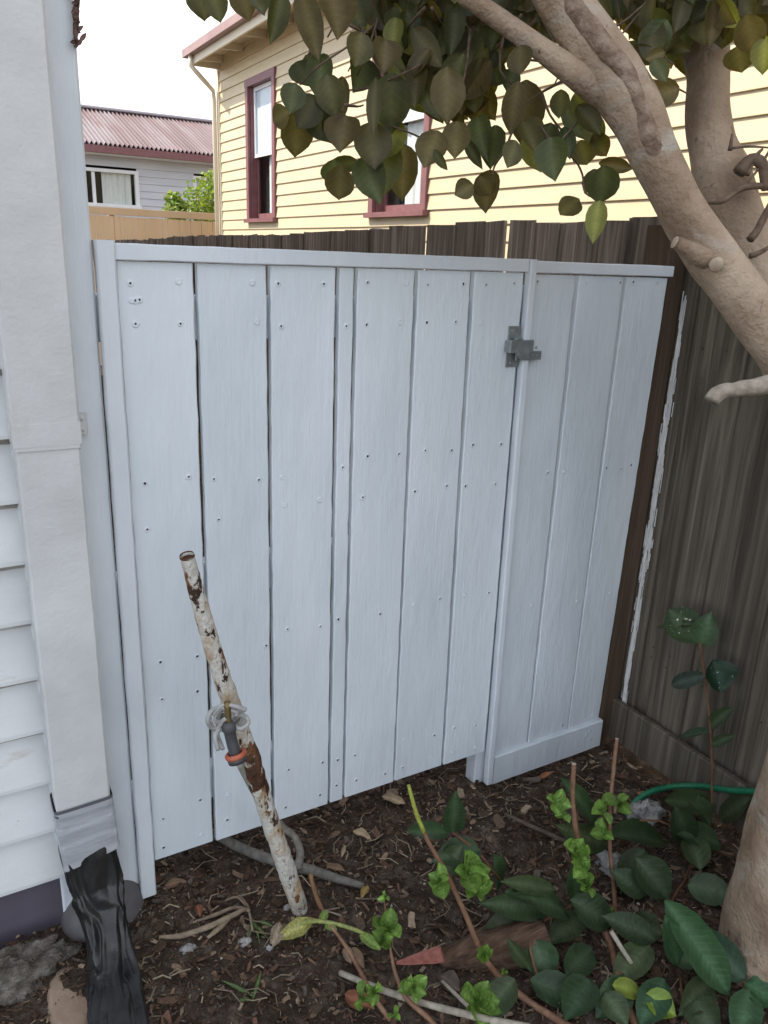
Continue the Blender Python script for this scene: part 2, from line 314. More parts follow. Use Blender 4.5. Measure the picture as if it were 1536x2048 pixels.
# ------------------------------------------------------------------ ground
def gz(x, y):
    b = .035*max(0, min(1, (1.0-x)/.75)) if y > -3 else 0
    k = max(0, 1-max(abs(x-.8)-2.5, abs(y)-2.5, 0)/2)
    if k <= 0: return 0
    p = Vector((x*3, y*3, 0))
    return k*(b + .03*noise.noise(p) + .012*noise.noise(p*3.1) + .006*noise.noise(p*9) + .004*noise.noise(p*22)) - .012
def axis(lo, hi, a, b, st):
    v = []
    x = a
    while x < b: v.append(x); x += st
    v.append(b)
    s_, x = st*2, b
    while x < hi: s_ *= 1.5; x += s_; v.append(x)
    s_, x = st*2, a; pre = []
    while x > lo: s_ *= 1.5; x -= s_; pre.append(x)
    return pre[::-1]+v
xs, ys = axis(-400, 400, -.6, 1.9, .0125), axis(-400, 600, -1.6, .7, .0125)
mb = MB(); nx = len(xs)
mb.v = [(x, y, gz(x, y)) for y in ys for x in xs]; mb.c = [(1, 1, 1)]*len(mb.v)
mb.f = [(j*nx+i, j*nx+i+1, (j+1)*nx+i+1, (j+1)*nx+i) for j in range(len(ys)-1) for i in range(nx-1)]; mb.m = [0]*len(mb.f)
tag(mb.build('ground', soil), 'dark brown bare soil in front of the white gate', 'soil', kind='structure')

# ------------------------------------------------------------------ weatherboard cladding
def clad(mb, along, P0, a0, a1, z0, z1, pitch, out, lip=.016, mi=0, holes=(), seg=1, bead=0):
    """lapped boards; along 'x' or 'y'; P0 plane coordinate; out = +-1, the side the boards face"""
    z = z0
    while z < z1-1e-4:
        zt = min(z+pitch, z1); zc = (z+zt)/2
        iv = [(a0, a1)]
        for (h0, h1, hz0, hz1) in holes:
            if hz0 < zc < hz1:
                nw = []
                for (s_, e) in iv:
                    if h1 <= s_ or h0 >= e: nw.append((s_, e)); continue
                    if h0 > s_: nw.append((s_, h0))
                    if h1 < e: nw.append((h1, e))
                iv = nw
        for (s_, e) in iv:
            sec = [(.0, z-.004), (lip, z), (lip, z+.006), (.004, zt)]
            if bead: sec = [(-.004, z-.006), (lip*.30, z-.004), (lip*.42, z+.007), (lip, z+.009), (lip, z+.017), (.003, zt)]
            vs, fs = [], []; n = len(sec)
            for k in range(seg+1):
                a = s_+(e-s_)*k/seg
                jz = random.uniform(-.0015, .0015)*(seg > 1)
                for (o, h) in sec:
                    vs.append((a, P0+out*o, h+jz) if along == 'x' else (P0+out*o, a, h+jz))
            for k in range(seg):
                for j in range(n-1): fs.append((k*n+j, k*n+j+1, (k+1)*n+j+1, (k+1)*n+j))
            mb.add(vs, fs, mi)
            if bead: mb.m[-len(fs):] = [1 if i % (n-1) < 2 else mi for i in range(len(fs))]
        z += pitch

# ------------------------------------------------------------------ white house on the near side
wh = thing('weatherboard_house', 'white weatherboard house with dark purple base beside the gate', 'house', (-2, 1, 0))
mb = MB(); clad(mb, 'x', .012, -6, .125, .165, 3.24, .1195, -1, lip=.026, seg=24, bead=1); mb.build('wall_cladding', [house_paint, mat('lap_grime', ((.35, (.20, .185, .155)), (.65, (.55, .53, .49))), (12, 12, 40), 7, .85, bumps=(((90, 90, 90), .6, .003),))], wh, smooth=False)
mb = MB(); plank(mb, (.1855, .045, .035), (.187, .045, 3.2), (1, 0, 0), (0, 1, 0), .163, .09, 30, .0006, .004); mb.build('corner_board', trim_paint, wh, angle=40)
mb = MB(); box(mb, (-6, .004, -.0), (.106, .10, .168), ch=.003); mb.build('base_board', plinth_paint, wh, smooth=False)
mb = MB(); box(mb, (-6, .10, .0), (.255, 9, 3.22)); mb.build('wall', house_paint, wh, smooth=False)
mb = MB()
mb.add([(-6.4, -.4, 3.2), (.65, -.4, 3.2), (.65, 9.4, 3.2), (-6.4, 9.4, 3.2), (-2.9, 3, 5.0), (-2.9, 6, 5.0), (-6.4, -.4, 3.32), (.65, -.4, 3.32), (.65, 9.4, 3.32), (-6.4, 9.4, 3.32)],
       [(3, 2, 1, 0), (6, 7, 4), (7, 8, 5, 4), (8, 9, 5), (9, 6, 4, 5), (0, 1, 7, 6), (1, 2, 8, 7), (2, 3, 9, 8), (3, 0, 6, 9)])
mb.build('roof', roof_cap, wh, smooth=False)

# downpipe on the corner with tape and black plastic sleeve
dp = thing('downpipe', 'white rectangular downpipe ending in silver tape and a black plastic sleeve', 'downpipe', (.157, -.06, 0))
PX0, PX1 = .104, .211; PC = (PX0+PX1)/2; PY0, PY1 = -.082, -.016
mb = MB(); plank(mb, (PC, (PY0+PY1)/2, .37), (PC, (PY0+PY1)/2, 1.125), (1, 0, 0), (0, 1, 0), PX1-PX0-.003, PY1-PY0-.003, 26, .0005, .004); mb.build('pipe', pipe_paint, dp, angle=40)
mb = MB(); plank(mb, (PC, (PY0+PY1)/2, 1.12), (PC, (PY0+PY1)/2, 3.15), (1, 0, 0), (0, 1, 0), PX1-PX0+.002, PY1-PY0+.002, 40, .0005, .004); mb.build('upper_pipe', pipe_paint, dp, angle=40)
mb = MB(); box(mb, (PX0-.0018, PY0-.0016, 1.127), (PX1+.0016, PY1, 1.166), ch=.001)
box(mb, (PX1+.001, -.012, 1.128), (PX1+.024, -.0015, 1.166), ch=.003)
for zz in (1.137, 1.157): blob(mb, (PX1+.014, -.013, zz), (.004, .003, .004), amp=0, nu=8, nv=6)
mb.build('strap', pipe_paint, dp, angle=40)
def ring_shell(mb, rows, nseg=40, amp=0., fr=30., mi=0, seed=0):
    """rows: (centre x, centre y, z, half x, half y, squareness)"""
    vs, fs = [], []
    for r, (cx, cy, z, hx_, hy_, sq, tilt) in enumerate(rows):
        for j in range(nseg):
            a = 2*math.pi*j/nseg; c, s_ = math.cos(a), math.sin(a)
            e = 2/sq
            x = math.copysign(abs(c)**e, c)*hx_; y = math.copysign(abs(s_)**e, s_)*hy_
            p = Vector((cx+x, cy+y, z+tilt*x))
            if amp:
                k = noise.noise(Vector((p.x*fr+seed, p.y*fr, p.z*fr*.8)))
                k = (1-abs(k)*2)*amp
                d = Vector((x, y, 0)).normalized(); p += d*k
            vs.append(p)
    for i in range(len(rows)-1):
        for j in range(nseg):
            fs.append((i*nseg+j, i*nseg+(j+1) % nseg, (i+1)*nseg+(j+1) % nseg, (i+1)*nseg+j))
    mb.add(vs, fs, mi)
cy = (PY0+PY1)/2
mb = MB(); rows = []
for k in range(26):
    z = .385-k*.0052; w = .0012*(k in (8, 9, 15))+.0008*math.sin(k*.8)
    rows.append((PC+.006*k/25, cy-.004*k/25, z, (PX1-PX0)/2+.0022+w*.35, (PY1-PY0)/2+.0022+w*.5, 11, .04+.006*k))
ring_shell(mb, rows, 60, .0012, 70)
mb.build('duct_tape', tape_m, dp)
mb = MB(); ring_shell(mb, [(PC, cy, .392-.004*k, (PX1-PX0)/2+.0025+.0008*(k % 2), (PY1-PY0)/2+.0025, 11, .04) for k in range(5)], 60); mb.build('tape_edge', mat('dark_tape_edge', ((0, (.12, .12, .13)),), rough=.4), dp)
mb = MB(); rows = []
path = [(Vector((.159, -.05, .30)), .0525, .0325, 8), (Vector((.160, -.05, .278)), .0525, .034, 7)]
for (px, py, yy_, hx_, hy_, sq) in ((190, 1750, -.060, .051, .038, 5), (197, 1785, -.070, .049, .042, 4), (205, 1820, -.084, .044, .044, 3.2), (214, 1865, -.11, .040, .042, 3), (220, 1915, -.145, .041, .042, 3), (227, 1970, -.19, .045, .042, 2.8), (234, 2025, -.24, .049, .040, 2.6), (240, 2090, -.30, .052, .038, 2.5), (244, 2200, -.40, .055, .036, 2.4), (246, 2330, -.52, .055, .034, 2.4)):
    q = atY(px, py, yy_); q.z = max(q.z, .026); path.append((q, hx_, hy_, sq))
P_ = [p for p, *_ in path]; vs, fs = [], []; NS = 96; st_ = 9; rows = []
for i in range(len(path)-1):
    p0, p1, p2, p3 = P_[max(i-1, 0)], P_[i], P_[i+1], P_[min(i+2, len(P_)-1)]
    for k in range(st_):
        t = k/st_; c = .5*((2*p1)+(p2-p0)*t+(2*p0-5*p1+4*p2-p3)*t*t+(3*p1-p0-3*p2+p3)*t**3)
        rows.append((c, *[path[i][q]*(1-t)+path[i+1][q]*t for q in (1, 2, 3)]))
for i, (c, hx_, hy_, sq) in enumerate(rows):
    t = (rows[min(i+1, len(rows)-1)][0]-rows[max(i-1, 0)][0]).normalized()
    u = (Vector((1, 0, 0))-t*t.x).normalized(); v = t.cross(u)
    for j in range(NS):
        A = 2*math.pi*j/NS; ca, sa = math.cos(A), math.sin(A); e = 2/sq
        p = c+u*(math.copysign(abs(ca)**e, ca)*hx_)+v*(math.copysign(abs(sa)**e, sa)*hy_)
        fade = max(0, min(1, (i-4)/12))
        d = (p-c).normalized()
        k = .012*noise.noise(Vector((ca*1.6, sa*1.6, i*.035)))-abs(noise.noise(Vector((ca*2.6+4, sa*2.6, i*.055+9))))*.022+.004
        k -= .020*max(0, 1-abs(A-4.6-.35*math.sin(i*.09))/.28)*max(0, min(1, (i-14)/14))*max(0, 1-(i-14)/60)
        p = p+d*k*fade; p.z = max(p.z, gz(p.x, p.y)-.01)
        vs.append(p)
for i in range(len(rows)-1):
    for j in range(NS): fs.append((i*NS+j, i*NS+(j+1) % NS, (i+1)*NS+(j+1) % NS, (i+1)*NS+j))
mb.add(vs, fs)
mb.build('plastic_sleeve', plastic, dp)

# ------------------------------------------------------------------ gate and fixed panel
def xg(px): return atY(px, 540, 0).x
gate = thing('gate', 'white painted timber gate of vertical boards with dark gaps between', 'gate', (.7, 0, .12))
panel = thing('fence_panel', 'white painted fixed side panel of three boards beyond the gate latch', 'fence panel', (1.4, 0, 0))
ZT = 1.462
holes = [(260,566),(358,563),(505,566),(556,568),(648,567),(735,566),(812,567),(856,570),(927,568),(972,570),(1028,566),(1075,563),(1140,560),(1175,563),(1240,565),(1267,563),(1315,561),
 (271,648),(360,648),(514,645),(562,652),(692,653),(733,649),(800,644),(853,645),(911,644),(963,645),(290,966),(377,953),(427,957),(517,959),(565,954),(640,1000),(685,935),(735,912),(797,908),(850,900),(903,901),
 (945,890),(1002,888),(1095,945),(1128,942),(1212,936),(1241,938),(1262,930),(295,1058),(437,1040),(570,1010),(700,1010),(725,995),(830,983),(893,972),(930,972),(990,968),(321,1325),(395,1312),(325,1398),(395,1382),
 (533,1290),(575,1258),(640,1253),(676,1238),(760,1228),(827,1210),(880,1198),(930,1190),(978,1185),(1063,1212),(1155,1202),(1175,1195),(1220,1187),(327,1637),(400,1600),(327,1695),(402,1670),(456,1588),(455,1640),
 (577,1540),(571,1615),(645,1525),(640,1590),(675,1520),(673,1570),(710,1510),(712,1560),(770,1547),(808,1480),(805,1535),(868,1470),(865,1515),(908,1455),(905,1505),(950,1450),(950,1495),(983,1460),(1043,1450),
 (1125,1450),(1185,1430),(263,601),(270,601),(279,600)]
hpts = [atY(x, y, 0) for x, y in holes]
def screw(mb, P, y):
    vs, fs = [], []; n = 9; r0, r1 = random.uniform(.0020, .0031), random.uniform(.0055, .0075)
    ox, oz = random.uniform(-.001, .001), random.uniform(-.001, .001)
    for (r, dy) in ((r1, 0), (r1*.78, -.0011), (r0*1.25, -.0012), (r0, -.0006)):
        for j in range(n):
            a = 2*math.pi*j/n; k = random.uniform(.88, 1.12)
            vs.append((P.x+ox+r*k*math.cos(a), y+dy, P.z+oz+r*k*math.sin(a)))
    for i in range(3):
        for j in range(n): fs.append((i*n+j, (i+1)*n+j, (i+1)*n+(j+1) % n, i*n+(j+1) % n))
    mb.add(vs, fs, 0)
    mb.add(vs[3*n:4*n], [tuple(range(n))[::-1]], 1 if random.random() < .72 else 0)
def board(name, x0, x1, z0, z1, parent, y0=0., t=.019, m=gate_paint, x0b=None, x1b=None):
    mb = MB(); w = x1-x0
    plank(mb, ((x0+x1)/2, y0+t/2, z0), ((x0+x1)/2, y0+t/2, z1), (1, 0, 0), (0, 1, 0), w, t, 40, .0009, .0022, wob=.0004)
    el = lambda z: x0b+(x0-x0b)*(z-z0)/(z1-z0); er = lambda z: x1b+(x1-x1b)*(z-z0)/(z1-z0)
    mb.v = [(el(z)+(x-x0)/w*(er(z)-el(z)), y, z) for x, y, z in mb.v]
    for P in hpts:
        if el(P.z)+.004 < P.x < er(P.z)-.004 and z0 < P.z < z1: screw(mb, P, y0-.0004)
    mb.build(name, [m, dark_hole], parent, angle=35)
edges = [(231, 387), (394, 533.5), (541, 672), (680, 709), (716, 831), (837.5, 943), (950, 1049)]
bots = [(309, 427), (433, 544), (550, 656), (661, 685), (690, 786), (790, 882), (888, 968)]
for (a, b), (c, d) in zip(edges, bots):
    x0, x1 = xg(a)+.0007, xg(b)-.0007
    zb = .122+random.uniform(-.002, .002)
    yy_ = 1720-((c+d)/2-309)*.325
    board('board', x0, x1, zb, ZT-.031, gate, y0=random.uniform(-.001, .001), x0b=atY(c, yy_, 0).x, x1b=atY(d, yy_, 0).x)
mb = MB(); plank(mb, (.2835, -.009, .045), (.2865, -.009, ZT+.004), (1, 0, 0), (0, 1, 0), .034, .018, 30, .0007, .003); mb.build('stile', trim_paint, gate, angle=35)
mb = MB(); plank(mb, (.304, -.005, ZT-.0145), (xg(1052), -.005, ZT-.0145), (0, 0, 1), (0, 1, 0), .029, .010, 26, .0005, .002); mb.build('top_rail', trim_paint, gate, angle=35)
for zr in (.27, .78, 1.33):
    mb = MB(); plank(mb, (.27, .042, zr), (xg(1048), .042, zr), (0, 0, 1), (0, 1, 0), .085, .04, 8, .001, .003); mb.build('back_rail', trim_paint, gate, angle=35)
# fixed panel
xs0 = xg(1053); xs1 = xg(1066)
for (a, b), (c, d, yy_) in zip(((1066.5, 1154), (1160, 1250.5), (1256, 1340)), ((984, 1052.5, 1492), (1058.5, 1133.5, 1470), (1138, 1196, 1446))):
    board('board', xg(a)+.0018, xg(b)-.0018, .10, ZT-.034, panel, x0b=atY(c, yy_, 0).x, x1b=atY(d, yy_, 0).x)
mb = MB(); plank(mb, (atY(979, 1525, -.004).x, -.004, .012), ((xs0+xs1)/2, -.004, ZT), (1, 0, 0), (0, 1, 0), xs1-xs0, .022, 30, .0006, .003); mb.build('cover_strip', trim_paint, panel, angle=35)
mb = MB(); plank(mb, (xs1+.001, -.005, ZT-.0165), (xg(1342), -.005, ZT-.0165), (0, 0, 1), (0, 1, 0), .027, .010, 12, .0005, .002); mb.build('top_rail', trim_paint, panel, angle=35)
mb = MB(); plank(mb, (atY(980, 1530, 0).x+.006, .0, .052), (atY(1196, 1470, 0).x, .0, .052), (0, 0, 1), (0, 1, 0), .095, .024, 12, .001, .003)
for (px, py) in ((985, 1515), (1172, 1470), (1180, 1462), (1182, 1478)): screw(mb, atY(px, py, -.012), -.0125)
mb.build('bottom_rail', [gate_paint, dark_hole], panel, angle=35)
mb = MB(); plank(mb, (atY(980, 1530, 0).x-.012, .042, .0), (xs1-.012, .042, ZT-.06), (1, 0, 0), (0, 1, 0), .05, .045, 8, .001, .003); mb.build('post', trim_paint, panel, angle=35)
# latch
la = MB()
p0, p1 = atY(1016, 652, 0), atY(1033, 733, 0)
box(la, (p0.x, -.004, p1.z), (p1.x+.001, -.0015, p0.z), ch=.001)
latch = la.build('latch', zinc, gate, angle=35)
q0, q1 = atY(1019, 681, -.02), atY(1066, 704, -.02)
mb = MB(); box(mb, (q0.x, -.026, q1.z), (q1.x-.003, -.0045, q0.z), ch=.002)
box(mb, (q0.x+.018, -.022, q0.z+.0005), (q0.x+.036, -.008, q0.z+.005), ch=.002)
mb.build('bolt_body', zinc, latch, angle=35)
mb = MB(); n = 14; c = atY(1046, 704, -.024); vs = []
for yy in (-.0265, -.021):
    vs += [(c.x+.019*math.cos(math.pi+math.pi*j/n), yy, c.z+.019*math.sin(math.pi+math.pi*j/n)) for j in range(n+1)]
mb.add(vs, [tuple(range(n+1)), tuple(range(2*n+1, n, -1))]+[(j, j+n+1, j+n+2, j+1) for j in range(n)]); mb.build('trip_arm', zinc, latch, angle=35)
mb = MB()
for (px, py) in ((1025, 662), (1021, 726), (1060, 693), (1023, 703)):
    P = atY(px, py, -.004); yy = -.0045 if px != 1060 else -.0265
    blob(mb, (P.x, yy, P.z), (.0034, .0022, .0034), amp=0, nu=10, nv=6)
mb.build('screw', zinc, latch)
mb = MB(); s0, s1 = atY(1030, 704, -.016), atY(1081, 719, -.016)
box(mb, (s0.x+.003, -.018, s1.z), (s1.x, -.0125, s0.z), ch=.001)
for px in (1062, 1075): P = atY(px, 711, -.018); blob(mb, (P.x, -.0185, P.z), (.003, .002, .003), amp=0, nu=8, nv=6)
box(mb, (s1.x-.03, -.0125, s1.z+.002), (s1.x-.002, -.0005, s0.z-.002), ch=.001)
mb.build('striker', zinc, panel, angle=35)

# ------------------------------------------------------------------ paling fence along the boundary
FX = 1.782
fence = thing('paling_fence', 'weathered brown paling fence running from beside the gate to far behind it', 'fence', (FX, 0, 0))
yb = [-2.4, -2.25, -2.1, -1.96, -1.81, -1.66, -1.52, -1.37, -1.22, -1.08, -.94, -.79, -.66, -.53, -.40, -.30, -.215, -.10, -.04, .085, .235, .40, .536, .66, .794, .949, 1.116, 1.319, 1.488, 1.60, 1.797, 2.02, 2.21, 2.37, 2.52, 2.68, 2.83]
while yb[-1] < 11.6: yb.append(yb[-1]+random.uniform(.12, .16))
for i in range(len(yb)-1):
    a, b = yb[i], yb[i+1]; c = (a+b)/2
    top = 1.575+.006*math.sin(c*1.7)+random.uniform(-.005, .005) - max(0, c-1)*.0125
    if c < .2: top = 1.59+random.uniform(-.005, .005)
    a_ = a+(.012 if i in (24, 27) else -.006); b_ = b-(.012 if i in (23, 26) else -.006)      # lapped palings, two of them gaping
    mb = MB(); off = .001 if i in (23, 24, 26, 27) else .0075 if i % 2 else -.005
    # top edge uneven: build the paling and nudge the end
    cc = (a_+b_)/2
    plank(mb, (FX+off+.009, cc, .06), (FX+off+.009, cc+random.uniform(-.003, .003), top), (0, 1, 0), (1, 0, 0), b_-a_, .012, 14, .0015, .002, ends=True)
    k = len(mb.v)-8
    tl = random.uniform(-.003, .003)
    for q in range(k, len(mb.v)):
        x, y, z = mb.v[q]; mb.v[q] = (x, y, z+(y-c)/(b-a)*tl*2+random.uniform(-.003, .003))
    if -1.2 < c < 1.6:
        for zn in (.36, .33, 1.26):
            yn = c+random.uniform(-.3, .3)*(b-a); k0 = len(mb.m); blob(mb, (FX+off+.0026, yn, zn+random.uniform(-.012, .012)), (.0012, .0028, .0028), amp=0, nu=7, nv=5, mi=1)
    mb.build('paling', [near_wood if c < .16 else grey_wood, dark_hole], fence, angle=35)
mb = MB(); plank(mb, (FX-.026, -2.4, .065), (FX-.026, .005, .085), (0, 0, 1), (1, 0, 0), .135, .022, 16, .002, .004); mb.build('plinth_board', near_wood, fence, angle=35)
mb = MB(); plank(mb, (1.733, .05, -.02), (1.744, .05, 1.56), (1, 0, 0), (0, 1, 0), .07, .09, 20, .001, .004); mb.build('post', brown_wood, fence, angle=35)
for zr in (.35, 1.25):
    mb = MB(); plank(mb, (FX+.055, -2.4, zr), (FX+.055, 11.6, zr), (0, 0, 1), (1, 0, 0), .07, .04); mb.build('rail', grey_wood, fence, angle=35)
# smear of white paint on the paling beside the post: ragged strip of real thickness
mb = MB()
for k in range(780):
    z = .11+(1.33-.11)*random.random(); env = (.45+.55*math.sin(math.pi*min(1, max(0, (z-.1)/1.2))))*(1+.5*noise.noise(Vector((z*7, 2, 0))))
    if .49 < z < .54: env *= .3
    y = -.010-.004*env+random.gauss(0, .0058)*env; h = random.uniform(.01, .075); w = random.uniform(.0005, .0019); x = FX-.0102-random.uniform(0, .0008)
    mb.add([(x, y, z), (x, y+w, z+.001), (x, y+w*.7, z+h), (x, y+w*.2, z+h*.95), (x+.003, y, z), (x+.003, y+w, z+.001), (x+.003, y+w*.7, z+h), (x+.003, y+w*.2, z+h*.95)], [(0, 1, 2, 3), (0, 4, 5, 1), (1, 5, 6, 2), (2, 6, 7, 3), (3, 7, 4, 0)])
mb.build('paint_smear', white_smear, fence, smooth=False)

# ------------------------------------------------------------------ cream neighbour house
HX = 4.477
yh = thing('neighbour_house', 'cream weatherboard house with maroon window frames behind the fence', 'house', (HX, 6, 0))
w1 = (9.45, 10.57, 1.86, 3.77); w2 = (5.53, 6.72, 1.86, 3.80)
HOLES = [(w1[0]+.06, w1[1]-.06, w1[2]+.03, w1[3]-.06), (w2[0]+.06, w2[1]-.06, w2[2]+.03, w2[3]-.06)]
mb = MB(); clad(mb, 'y', HX, -4, 11.82, .3, 4.36, .145, -1, lip=.022, holes=HOLES); mb.build('wall_cladding', cream, yh, smooth=False)
mb = MB(); box(mb, (HX+.5, -4, 0), (HX+6, 11.8, 4.36)); box(mb, (HX+.01, -4, 0), (HX+.5, 11.8, .3)); box(mb, (HX+.02, 11.70, .3), (HX+.5, 11.83, 4.36)); mb.build('wall', cream, yh, smooth=False)
mb = MB(); box(mb, (HX-.036, 11.78, .2), (HX+.06, 11.90, 4.3), ch=.004); mb.build('corner_board', cream_trim, yh, smooth=False)
def sash_window(w, parent):
    y0, y1, z0, z1 = w
    fr = MB()
    for (a, b) in ((y0, y0+.10), (y1-.10, y1)):
        box(fr, (HX-.045, a, z0+.03), (HX+.0, b, z1-.1), ch=.004)
    box(fr, (HX-.047, y0-.01, z1-.1), (HX+.0, y1+.01, z1), ch=.004)
    for (a, b) in ((y0+.085, y0+.12), (y1-.12, y1-.085)):
        box(fr, (HX+.001, a, z0+.03), (HX+.14, b, z1-.085), ch=.002)
    box(fr, (HX+.001, y0+.085, z1-.1), (HX+.14, y1-.085, z1-.06), ch=.002)
    win = fr.build('window', maroon, parent, smooth=False)
    mb = MB(); box(mb, (HX-.085, y0-.03, z0-.02), (HX+.13, y1+.03, z0+.032), ch=.005); mb.build('sill', maroon, win, smooth=False)
    a, b = y0+.125, y1-.125; zm = z0+(z1-z0)*.47
    mb = MB(); x = HX+.045
    for (s_, e) in ((a, a+.045), (b-.045, b)): box(mb, (x, s_, zm-.02), (x+.03, e, z1-.105))
    box(mb, (x, a+.046, z1-.155), (x+.03, b-.046, z1-.105)); box(mb, (x-.003, a+.046, zm-.02), (x+.03, b-.046, zm+.025))
    mb.build('upper_sash', white_trim, win, smooth=False)
    mb = MB(); x = HX+.085
    for (s_, e) in ((a, a+.05), (b-.05, b)): box(mb, (x, s_, z0+.036), (x+.03, e, zm-.022))
    box(mb, (x, a+.051, z0+.036), (x+.03, b-.051, z0+.11))
    mb.build('lower_sash', maroon, win, smooth=False)
    mb = MB(); box(mb, (HX+.058, a+.04, zm), (HX+.062, b-.04, z1-.15), ch=.0005); box(mb, (HX+.098, a+.045, z0+.1), (HX+.102, b-.045, zm-.0), ch=.0005); mb.build('pane', win_glass, win, smooth=False)
    mb = MB(); box(mb, (HX+.076, a+.0, zm+.0), (HX+.080, b-.0, z1-.12), ch=.0005); mb.build('blind', blind_m, win, smooth=False)
    mb = MB(); pleats(mb, 'y', HX+.135, a-.02, a+(b-a)*.6, z0+.02, zm+.05, amp=.008); mb.build('curtain', curtain_m, win)
    mb = MB(); box(mb, (HX+.42, y0-.1, z0-.1), (HX+.45, y1+.1, z1+.1)); mb.build('room', room_dark, win, smooth=False)
def pleats(mb, along, P0, a0, a1, z0, z1, n=60, amp=.02, fq=40.):
    vs, fs = [], []
    for i in range(n+1):
        a = a0+(a1-a0)*i/n; o = amp*math.sin(a*fq)+amp*.6*math.sin(a*fq*2.3+1)
        for z in (z0, z1): vs.append((a, P0+o, z) if along == 'x' else (P0+o, a, z))
    for i in range(n): fs.append((2*i, 2*i+2, 2*i+3, 2*i+1))
    mb.add(vs, fs)
sash_window(w1, yh); sash_window(w2, yh)
# roof: hipped, eaves overhanging, with gutter, rafters under it and a small downpipe
EV = HX-.46; YE = 12.42; ZE = atX(380, 103, EV).z
YE = atX(380, 103, EV).y
mb = MB(); zt = ZE+.02
mb.add([(EV, -5, zt), (EV, YE, zt), (HX+7, YE, zt), (HX+7, -5, zt), (HX+3.2, YE-3.7, zt+2.0), (HX+3.2, -2, zt+2.0), (EV, -5, zt+.03), (EV, YE, zt+.03)],
       [(0, 1, 4, 5), (1, 2, 4), (2, 3, 5, 4), (3, 0, 5)])
mb.build('roof', roof_red, yh, smooth=False)
mb = MB(); box(mb, (EV-.10, -5, ZE-.085), (EV-.0, YE+.10, ZE+.02), ch=.012); box(mb, (EV+.001, YE+.0, ZE-.085), (HX+7, YE+.10, ZE+.02), ch=.012); g = mb.build('gutter', gutter_red, yh, smooth=False)
mb = MB(); box(mb, (EV+.002, -5, ZE-.19), (EV+.035, YE-.002, ZE-.0), ch=.002); box(mb, (EV+.036, YE-.035, ZE-.19), (HX+7, YE-.002, ZE), ch=.002); mb.build('fascia', cream_trim, yh, smooth=False)
mb = MB(); box(mb, (EV+.037, -5, ZE-.03), (HX+.4, YE-.04, ZE-.012)); mb.build('soffit', cream_trim, yh, smooth=False)
for k in range(16):
    y = 11.6-.9*k
    mb = MB(); plank(mb, (EV+.04, y, ZE-.09), (HX-.02, y, ZE-.075), (0, 1, 0), (0, 0, 1), .05, .10, ch=.003); mb.build('rafter', cream_trim, yh, smooth=False)
mb = MB(); tube(mb, [(EV-.04, YE-.15, ZE-.08), (EV-.04, YE-.15, ZE-.22), (EV+.06, YE-.17, ZE-.32), (HX-.09, 11.86, ZE-.48), (HX-.085, 11.86, ZE-.62), (HX-.085, 11.86, .2)], .035, 10, sub=1); mb.build('downpipe', cream_trim, yh)

# ------------------------------------------------------------------ grey house far behind, tan fence, bush
GY = 18.
gh = thing('grey_house', 'pale grey weatherboard house with faded red corrugated roof in the distance', 'house', (5, GY, 0))
gw1 = (atY(150, 380, GY).x-.7, atY(278, 380, GY).x, atY(240, 412, GY).z, atY(240, 340, GY).z)
gw2 = (atY(385, 380, GY).x, atY(385, 380, GY).x+1.3, atY(390, 416, GY).z, atY(390, 352, GY).z)
ZEV = atY(280, 303, GY-.25).z
mb = MB(); clad(mb, 'x', GY, -3, 14, .3, ZEV+.1, .155, -1, lip=.022, holes=[(g0+.04, g1-.04, g2-.0, g3-.02) for (g0, g1, g2, g3) in (gw1, gw2)]); mb.build('wall_cladding', grey_board, gh, smooth=False)
mb = MB(); box(mb, (-3, GY+.9, 0), (14, GY+6, ZEV+.1)); box(mb, (-3, GY+.01, 0), (14, GY+.9, .3)); mb.build('wall', grey_board, gh, smooth=False)
def slider(w):
    x0, x1, z0, z1 = w; mb = MB(); y = GY
    for (a, b) in ((x0, x0+.085), (x1-.085, x1)): box(mb, (a, y-.05, z0), (b, y+.08, z1), ch=.004)
    box(mb, (x0+.086, y-.05, z1-.07), (x1-.086, y+.08, z1), ch=.004); box(mb, (x0-.03, y-.07, z0-.04), (x1+.03, y+.08, z0+.03), ch=.004)
    xm = x0+(x1-x0)*.53; box(mb, (xm-.035, y-.01, z0+.031), (xm+.035, y+.05, z1-.071), ch=.003)
    wn = mb.build('window', white_trim, gh, smooth=False)
    mb = MB(); box(mb, (x0+.08, y+.03, z0+.02), (x1-.08, y+.034, z1-.06), ch=.0005); mb.build('pane', win_glass, wn, smooth=False)
    for (a, b) in ((x0+.05, x0+(x1-x0)*.40), (x0+(x1-x0)*.62, x1-.16)):
        mb = MB(); pleats(mb, 'x', y+.075, a, b, z0, z1, 50, .016, 38); mb.build('curtain', curtain_m, wn)
    mb = MB(); box(mb, (x0-.1, y+.6, z0-.2), (x1+.1, y+.65, z1+.2)); mb.build('room', room_dark, wn, smooth=False)
slider(gw1); slider(gw2)
RY = 20.6; ZR = atY(300, 232, RY).z
mb = MB(); vs, fs = [], []; n = 2600; x0, x1 = -3.5, 14.5; ye, ze = GY-.42, atY(300, 297, GY-.42).z
for i in range(n+1):
    x = x0+(x1-x0)*i/n; o = .034*math.sin(2*math.pi*x/.098)
    for (y, z) in ((ye, ze), (RY, ZR)): vs.append((x, y-o*.35, z+o))
for i in range(n): fs.append((2*i, 2*i+2, 2*i+3, 2*i+1))
mb.add(vs, fs)
mb.add([(x0, RY, ZR-.02), (x1, RY, ZR-.02), (x1, RY+3, ze), (x0, RY+3, ze)], [(0, 1, 2, 3)])
rf = mb.build('roof', roof_red, gh)
mb = MB(); plank(mb, (x0, RY, ZR+.03), (x1, RY, ZR+.03), (0, 1, 0), (0, 0, 1), .34, .07, ch=.02); mb.build('ridge_cap', roof_cap, rf, smooth=False)
